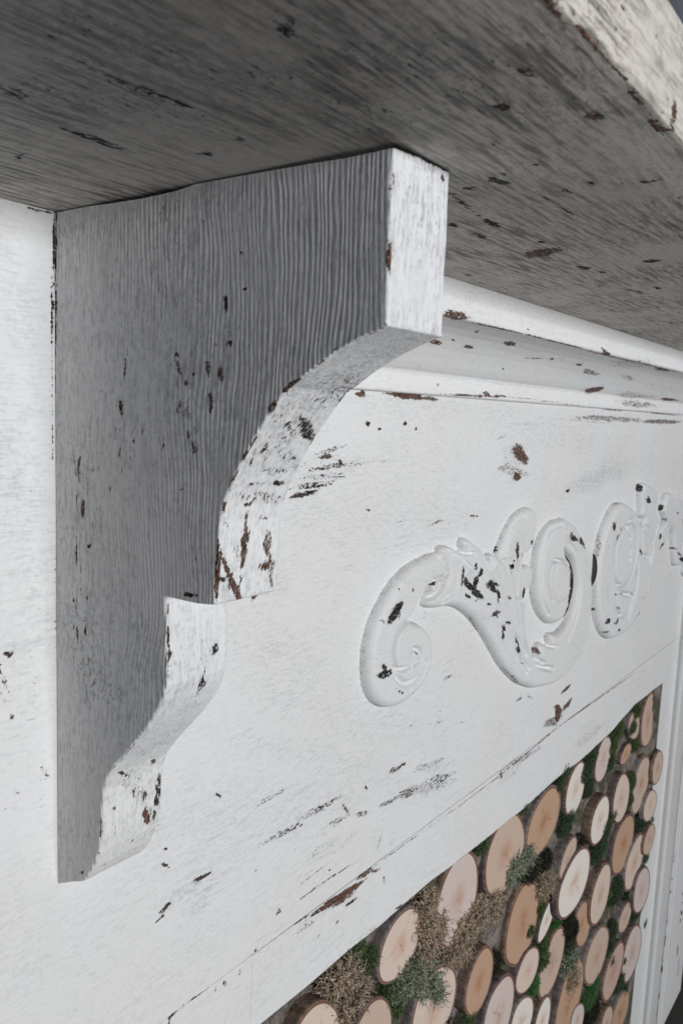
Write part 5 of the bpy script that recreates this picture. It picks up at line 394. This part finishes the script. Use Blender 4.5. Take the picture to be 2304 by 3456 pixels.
def smooth_poly(P, closed=True, n=5):
    P = np.array(P); out = []; N = len(P)
    for i in range(N if closed else N - 1):
        p0, p1, p2, p3 = (P[(i + k) % N] if closed else P[min(max(i + k, 0), N - 1)] for k in (-1, 0, 1, 2))
        for k in range(n):
            t = k / n; out.append(.5 * ((2 * p1) + (p2 - p0) * t + (2 * p0 - 5 * p1 + 4 * p2 - p3) * t * t + (3 * p1 - p0 - 3 * p2 + p3) * t ** 3))
    if not closed: out.append(P[-1])
    return np.array(out)

def carving(pads, which, x0, x1, z0, z1, step, heights):
    xs = np.arange(x0, x1, step); zs = np.arange(z0, z1, step * .8); X, Z = np.meshgrid(xs, zs, indexing='ij')
    H = np.zeros_like(X); R = .013
    for k, poly in pads.items():
        d, ins = seg_dist(X, Z, smooth_poly(poly), True); hh, rr = heights.get(k, (.009, R))
        h = np.where(ins, hh * np.sqrt(np.clip(1 - (1 - np.clip(d / rr, 0, 1)) ** 2, 0, 1)), 0)
        H = np.maximum(H, h)
    full = H.copy(); dark = np.zeros_like(H); rim = np.full_like(H, 1.)
    for k, poly in pads.items():
        d, _i = seg_dist(X, Z, smooth_poly(poly), True); rim = np.minimum(rim, d)
    for wh, pts, wid, dep in GROOVES:
        if wh != which: continue
        d, _ = seg_dist(X, Z, smooth_poly(pts, False, 6), False)
        slit = dep > .9; rad = wid * (.42 if slit else .46); g = np.clip(1 - d / rad, 0, 1); g = g * g * (3 - 2 * g) if not slit else np.minimum(1, g * 2.2)
        H = H * (1 - min(1, dep * 1.25) * .93 * g)
        if slit: dark = np.maximum(dark, g)
    H = np.where(full > 0, np.maximum(H, .0), 0)
    r = np.random.default_rng(4)
    V = np.stack([X, np.where(full > 0, -H + .0002, .0025), Z], -1)
    on = full > 0; cell = on[:-1, :-1] | on[1:, :-1] | on[:-1, 1:] | on[1:, 1:]
    w = wear_shade_field(X.ravel(), Z.ravel(), M_CARVE)
    dk = dark.ravel() > .45; w[dk, 0] = 1; w[dk, 1] = 0  # slits blackened to paint in the shade of the deep gaps
    er = np.clip(1 - rim.ravel() / .0022, 0, 1); ns = .5 + .5 * np.sin(X * 210 + 3 * np.sin(Z * 170)).ravel() * np.sin(Z * 260 + X * 90).ravel()
    w[:, 2] = np.maximum(w[:, 2], er * .9 * (.35 + .65 * ns)); w[:, 0] = np.maximum(w[:, 0], er * .50 * ns)
    f = grid_faces(len(xs), len(zs), cell); used = np.unique(f); remap = np.full(len(xs) * len(zs), -1); remap[used] = np.arange(len(used))
    return mesh_obj('carved_scroll', V.reshape(-1, 3)[used], remap[f], M_carve, mantel, w[used])
c1 = carving(PADS_A, 1, .55, 1.28, -.375, -.09, .0016, {'A': (.0125, .010), 'D': (.0145, .013), 'B': (.0125, .009), 'C': (.0105, .009), 'F': (.0155, .005)})
c1['label'] = 'left carved leaf scroll with black chips in its paint'
c2 = carving(PADS_B, 2, 1.15, 1.90, -.375, -.06, .002, {'H': (.0135, .012), 'I': (.0115, .009), 'J': (.0115, .009)})
c2['label'] = 'right carved leaf scroll, cut by the edge of the photo'

# ------------------------------------------------------------------ firebox and logs
box('firebox_back', .38, 1.72, .118, .128, -1.35, -.44, M_back, mantel)
TONE = {'c': (.73, .585, .50), 'w': (.83, .76, .70), 'p': (.68, .57, .53), 't': (.62, .47, .38), 'o': (.54, .355, .245), 'q': (.60, .43, .36)}
def wood_mats(k, col):
    mt, nt, P = nodes('cut_wood_' + k); b = NB(nt)
    co = b.n('ShaderNodeTexCoord').outputs['Object']; oi = b.n('ShaderNodeObjectInfo')
    off = b.n('ShaderNodeCombineXYZ'); b.link(b.m('MULTIPLY', oi.outputs['Random'], 37.), off.inputs[0]); b.link(b.m('MULTIPLY', oi.outputs['Random'], 11.), off.inputs[2])
    ad = b.n('ShaderNodeVectorMath', operation='ADD'); b.link(co, ad.inputs[0]); b.link(off.outputs[0], ad.inputs[1])
    n1 = b.noise(b.mapping(ad.outputs[0], (45, 45, 45)), 1, 3, .5); n2 = b.noise(b.mapping(ad.outputs[0], (800, 800, 200)), 1, 4, .7)
    at = b.n('ShaderNodeAttribute', attribute_name='radial'); r = b.m('ADD', at.outputs['Fac'], b.m('MULTIPLY', b.m('SUBTRACT', n1, .5), .22))
    ring = b.m('SINE', b.m('MULTIPLY', r, 95.)); ring = b.m('MULTIPLY', b.step(ring, -.2, 1.), .15)
    heart = b.step(r, .0, .55, .75, 0.); 
    warm = tuple(c * f for c, f in zip(col, (.76, .53, .38)))
    base = b.mix(b.m('MULTIPLY', heart, b.m('ADD', b.step(n1, .35, .65), .25)), col, warm)
    base = b.mix(ring, base, tuple(c * .62 for c in warm)); base = b.mix(b.m('MULTIPLY', b.step(n2, .5, .75), .22), base, tuple(c * .55 for c in col))
    base = b.mix(b.step(at.outputs['Fac'], .93, .965), base, (.20, .08, .055))
    base = b.mix(b.m('MULTIPLY', b.step(r, .05, .0), .7), base, (.12, .05, .03))
    an = b.n('ShaderNodeAttribute', attribute_name='angle'); cr = b.noise(b.mapping(ad.outputs[0], (60, 60, 60)), 1, 3, .5)
    sn = b.m('ABSOLUTE', b.m('SINE', b.m('ADD', b.m('ADD', b.m('MULTIPLY', an.outputs['Fac'], 1.5), b.m('MULTIPLY', oi.outputs['Random'], 20.)), b.m('MULTIPLY', cr, 2.2))))
    ck = b.m('MULTIPLY', b.step(sn, .07, .015), b.m('MULTIPLY', b.step(at.outputs['Fac'], .8, .2), b.step(oi.outputs['Random'], .2, .5)))
    base = b.mix(b.m('MULTIPLY', ck, .7), base, (.14, .07, .045))
    base = b.mix(b.m('MULTIPLY', b.step(b.noise(b.mapping(ad.outputs[0], (30, 30, 500)), 1, 3, .6), .5, .7), .12), base, tuple(c * .6 for c in col))
    b.link(base, P.inputs['Base Color']); P.inputs['Roughness'].default_value = .75; P.inputs['Specular IOR Level'].default_value = .2
    bp = b.n('ShaderNodeBump'); bp.inputs['Distance'].default_value = .0003; b.link(b.m('ADD', n2, ring), bp.inputs['Height']); b.link(bp.outputs[0], P.inputs['Normal'])
    return mt
CUT = {k: wood_mats(k, c) for k, c in TONE.items()}
def bark_mat(name, c1, c2, c3):
    mt, nt, P = nodes(name); b = NB(nt); co = b.n('ShaderNodeTexCoord').outputs['Object']
    a = b.noise(b.mapping(co, (150, 60, 150)), 1, 6, .7); c = b.noise(b.mapping(co, (520, 300, 520)), 1, 5, .7); d = b.noise(b.mapping(co, (28, 28, 28)), 1, 3, .6)
    base = b.mix(b.step(a, .35, .65), c1, c2); base = b.mix(b.m('MULTIPLY', b.step(c, .5, .7), b.step(d, .35, .6)), base, c3)
    b.link(base, P.inputs['Base Color']); P.inputs['Roughness'].default_value = .9; P.inputs['Specular IOR Level'].default_value = .15
    bp = b.n('ShaderNodeBump'); bp.inputs['Distance'].default_value = .0022; b.link(b.m('ADD', a, b.m('MULTIPLY', c, .5)), bp.inputs['Height']); b.link(bp.outputs[0], P.inputs['Normal'])
    return mt
BARK = [bark_mat('grey_bark', (.15, .125, .12), (.33, .29, .28), (.46, .42, .41)), bark_mat('brown_bark', (.13, .09, .07), (.30, .22, .17), (.42, .35, .28)), bark_mat('dark_bark', (.09, .07, .068), (.22, .18, .175), (.34, .30, .29))]

def log(i, cx, cz, a, bb, ang, y, tone, label, extra=None):
    r = np.random.default_rng(100 + i)
    t = empty('log', (cx, y, cz)); tag(t, label, 'log', 'logs stacked with their cut ends outward')
    n = 56; th = np.linspace(0, 2 * math.pi, n, endpoint=False); ph = r.uniform(0, 6.28, 6); am = np.array([.0, .022, .016, .010, .006, .004])
    rad = 1 + sum(am[k] * np.sin((k + 1) * th + ph[k]) for k in range(1, 6))
    ca, sa = math.cos(ang), math.sin(ang)
    def ringpts(f): 
        u = a * rad * f * np.cos(th); v = bb * rad * f * np.sin(th); return u * ca - v * sa, u * sa + v * ca
    tilt = r.normal(0, .012, 2)
    fr = [.0, .12, .25, .4, .55, .7, .82, .91, .96, 1.0]; verts = [(0, 0, 0)]; radial = [0.]
    for f in fr[1:]:
        x, z = ringpts(f * .985); yv = x * tilt[0] + z * tilt[1] + (.0004 if f == 1 else 0)
        verts += list(zip(x, yv, z)); radial += [f] * n
    F = [(0, 1 + (k + 1) % n, 1 + k) for k in range(n)]
    for q in range(len(fr) - 2):
        o0 = 1 + q * n
        F += [(o0 + k, o0 + (k + 1) % n, o0 + n + (k + 1) % n, o0 + n + k) for k in range(n)]
    c = mesh_obj('cut_face', verts, F, CUT[tone], None, smooth=True)
    c.parent = t; at = c.data.attributes.new('radial', 'FLOAT', 'POINT'); at.data.foreach_set('value', np.array(radial, dtype=np.float32))
    aa = c.data.attributes.new('angle', 'FLOAT', 'POINT'); aa.data.foreach_set('value', np.array([0.] + [th[k] for _ in fr[1:] for k in range(n)], dtype=np.float32))
    depth = (.011 if y < -.004 else .112) if y < 0 else .112 - y; rings = [(.985, .0004), (1.0, -.0002), (1.018, .0012), (1.022, .004)] + [(1.02 + r.normal(0, .005), d) for d in np.linspace(.008, depth, 16)]
    verts = []; F = []
    for f, d in rings:
        x, z = ringpts(f); nz = r.normal(0, .00035, n) if d > .003 else 0
        verts += list(zip(x + nz * np.cos(th), x * tilt[0] * (d < .003) + z * tilt[1] * (d < .003) + d, z + nz * np.sin(th)))
    for q in range(len(rings) - 1):
        o0 = q * n; F += [(o0 + k, o0 + (k + 1) % n, o0 + n + (k + 1) % n, o0 + n + k) for k in range(n)]
    F.append(tuple(len(verts) - n + k for k in range(n)))
    k = mesh_obj('bark', verts, F, BARK[i % 3], None); k.parent = t
    return t

LOG_LABELS = [
 'peach-cream log end with a small reddish heart, tight under the white rail',
 'broad pinkish-grey log end touching the rail, right of the peach one',
 'long tan-cream log end with a dark central crack, under the middle of the rail',
 'orange-brown log end tight under the rail, upper of the two most orange ones',
 'whitish log end with an orange wedge along its right edge, dark moss on both sides',
 'pale log end at the rail with dark moss creeping over its lower left edge',
 'small tan log end under the rail, second from the top right corner of the stack',
 'tall pinkish-tan log end in the top right corner of the stack',
 'small orange-tan log end half buried in green moss near the top corner',
 'tall tan log end with faint knots, below the topmost corner log',
 'narrow tan log end overlapping the white upright just below the top corner',
 'clean cream log end between green moss strips, left of the tall knotty tan one',
 'small yellowish cream log end by the upright with dark moss across its lower part',
 'narrow near-white log end standing below a bare patch of grey bark',
 'tall orange-brown log end with a big green moss tuft at its left',
 'very slim pale log end, long and slanting, second in from the white upright',
 'small tan-cream log end against the upright, under the yellowish cream one',
 'pale grey log end by the upright, its lower right hidden by a dark moss tuft',
 'small tan log end with white lower rim, left of the big moss tuft',
 'cream log end with a tan vertical streak, in the middle of the right half',
 'large near-white log end with one dark knot near its right rim',
 'tan log end half hidden behind the large near-white one, grey bark on its left',
 'largest orange-brown log end, in the middle of the stack',
 'thin white log end between the largest orange one and the large white one',
 'small tan log end with dark moss over its left side, below the large white one',
 'tan log end with green moss on its left, right of the small round peach one',
 'small round peach log end directly under the largest orange-brown one',
 'wide tan log end with a rosy centre, above the brightest green moss tuft',
 'orange-tan log end with a bark notch at its top edge',
 'pinkish-grey log end cut off by the bottom of the photo, under the notched one',
 'large cream log end at the bottom with grey-green lichen hanging over its left',
 'cream log end at the bottom left corner of the stack, cut by the photo edge',
 'tan-cream log end at the bottom, second from the left, cut by the photo edge',
 'bright white log end at the bottom edge, under the small round peach one',
 'narrow pale cream log end at the bottom edge, right of the bright white one',
 'long orange-tan log end reaching the bottom edge, left of the bright moss tuft',
 'small pale pink log end at the bottom edge below the bright moss tuft',
 'long slim brownish-tan log end between the rosy-centred one and the upright',
 'tall pale pinkish log end beside the upright, below the big moss tuft',
 'orange-brown log end at the bottom right corner of the stack',
 'small yellowish-tan log end at the bottom edge, left of the corner orange one',
 'tan log end low in the stack, barely showing behind the bottom row',
]

for i, L in enumerate(LOGS): log(i, *L, LOG_LABELS[i])

# crumbled bark and moss packed between the logs, a lumpy bed a finger behind their cut ends
def litter():
    xs = np.arange(.39, 1.70, .0035); zs = np.arange(-1.34, -.46, .0035); X, Z = np.meshgrid(xs, zs, indexing='ij')
    r = np.random.default_rng(12); Y = np.full_like(X, .0145)
    for k in range(60):
        f = r.uniform(40, 420); a = r.uniform(0, 6.283); Y += (.055 / f ** .75) * .9 * np.sin(f * (X * math.cos(a) + Z * math.sin(a)) + r.uniform(0, 6.28)) * .25
    Y = np.clip(Y, .008, .03); Y = .003 + (Y - .003) * np.clip((1.60 - X) / .06, 0, 1)
    mt, nt, P = nodes('bark_litter'); b = NB(nt); co = b.n('ShaderNodeTexCoord').outputs['Object']
    a1 = b.noise(b.mapping(co, (120, 120, 60)), 1, 6, .72); a2 = b.noise(b.mapping(co, (430, 430, 300)), 1, 6, .75); a3 = b.noise(b.mapping(co, (17, 17, 17), (3, 1, 0)), 1, 3, .6)
    base = b.mix(b.step(a1, .32, .66), (.12, .09, .08), (.38, .32, .30)); base = b.mix(b.m('MULTIPLY', b.step(a2, .5, .68), .7), base, (.42, .37, .34))
    base = b.mix(b.m('MULTIPLY', b.step(a3, .44, .56), b.step(a2, .35, .55)), base, (.075, .085, .045))
    base = b.mix(b.step(a2, .42, .30), base, (.02, .016, .014))
    b.link(base, P.inputs['Base Color']); P.inputs['Roughness'].default_value = .92; P.inputs['Specular IOR Level'].default_value = .1
    bp = b.n('ShaderNodeBump'); bp.inputs['Distance'].default_value = .003; b.link(b.m('ADD', a1, a2), bp.inputs['Height']); b.link(bp.outputs[0], P.inputs['Normal'])
    o = mesh_obj('bark_litter', np.stack([X, Y, Z], -1).reshape(-1, 3), grid_faces(len(xs), len(zs)), mt)
    tag(o, 'grey-brown crumbled bark packed in the gaps between the logs', 'bark', None, 'stuff')
litter()
# ------------------------------------------------------------------ moss and lichen tucked between the logs
def moss_mat(name, lo, hi):
    mt, nt, P = nodes(name); b = NB(nt); co = b.n('ShaderNodeTexCoord').outputs['Object']
    f = b.noise(b.mapping(co, (260, 260, 260)), 1, 3, .6); b.link(b.mix(b.step(f, .35, .65), lo, hi), P.inputs['Base Color'])
    P.inputs['Roughness'].default_value = .9; P.inputs['Specular IOR Level'].default_value = .1; return mt
MM = {'g': moss_mat('green_moss', (.05, .085, .035), (.16, .22, .10)), 'G': moss_mat('bright_moss', (.045, .125, .045), (.12, .27, .09)), 'd': moss_mat('dark_moss', (.035, .06, .035), (.12, .17, .10)),
      'b': moss_mat('black_moss', (.02, .022, .015), (.07, .07, .045)), 't': moss_mat('tan_lichen', (.24, .175, .12), (.72, .60, .45)), 'l': moss_mat('grey_green_lichen', (.10, .14, .09), (.52, .55, .42))}
def strands(kind, clumps):
    V, F = [], []
    curly = kind in 'tl'
    for cx, cz, rx, rz, _ in clumps:
        rx, rz = (rx, rz) if curly else (max(rx * .95, .006), rz * .92); n = int(min(2600, (420 if curly else 2600) * (rx * rz) / (.03 * .03) + 160))
        for s in range(n):
            a = rng.uniform(0, 6.283); q = math.sqrt(rng.uniform()); dx = q * math.cos(a) * rx; dz = q * math.sin(a) * rz
            dome = math.sqrt(max(0, 1 - q * q)); y0 = .013 - dome * (.022 if curly else .015) * rng.uniform(.55, 1.0)
            p = np.array([cx + dx, y0, cz + dz]); 
            d = np.array([math.cos(a) * q + rng.normal(0, .7), -.55 * (1 if not curly else .35) + rng.normal(0, .35), math.sin(a) * q + rng.normal(0, .7) + (-.15)]); d /= np.linalg.norm(d)
            L = rng.uniform(.012, .024) if curly else rng.uniform(.003, .0065); w = rng.uniform(.0005, .00095) if curly else rng.uniform(.0003, .0006)
            ns = 7 if curly else 2
            side = np.cross(d, rng.normal(size=3)); side /= np.linalg.norm(side) + 1e-9; up = np.cross(d, side)
            base = len(V)
            for k in range(ns + 1):
                ww = w * (1 - .75 * k / ns)
                for qq in range(3):
                    an = 2.094 * qq; V.append(tuple(p + ww * (side * math.cos(an) + up * math.sin(an))))
                d = d + rng.normal(0, .75 if curly else .3, 3); d /= np.linalg.norm(d); p = p + d * L / ns
            for k in range(ns):
                o0 = base + 3 * k
                for qq in range(3): F.append((o0 + qq, o0 + (qq + 1) % 3, o0 + 3 + (qq + 1) % 3, o0 + 3 + qq))
    return np.array(V), np.array(F)
LAB = {'g': ('moss', 'mid green moss tufts packed between the log ends'), 'G': ('moss', 'bright emerald green moss tufts between the log ends'), 'd': ('moss', 'dark green moss filling the deep gaps between logs'),
       'b': ('moss', 'blackish brown dried moss in gaps between logs'), 't': ('lichen', 'curly tan lichen tufts between the large front logs'), 'l': ('lichen', 'wiry grey-green lichen between the large front logs')}
for k in MM:
    v, f = strands(k, [c for c in MOSS if c[4] == k])
    o = mesh_obj(LAB[k][0], v, f, MM[k], None, smooth=False); tag(o, LAB[k][1], LAB[k][0], None, 'stuff')
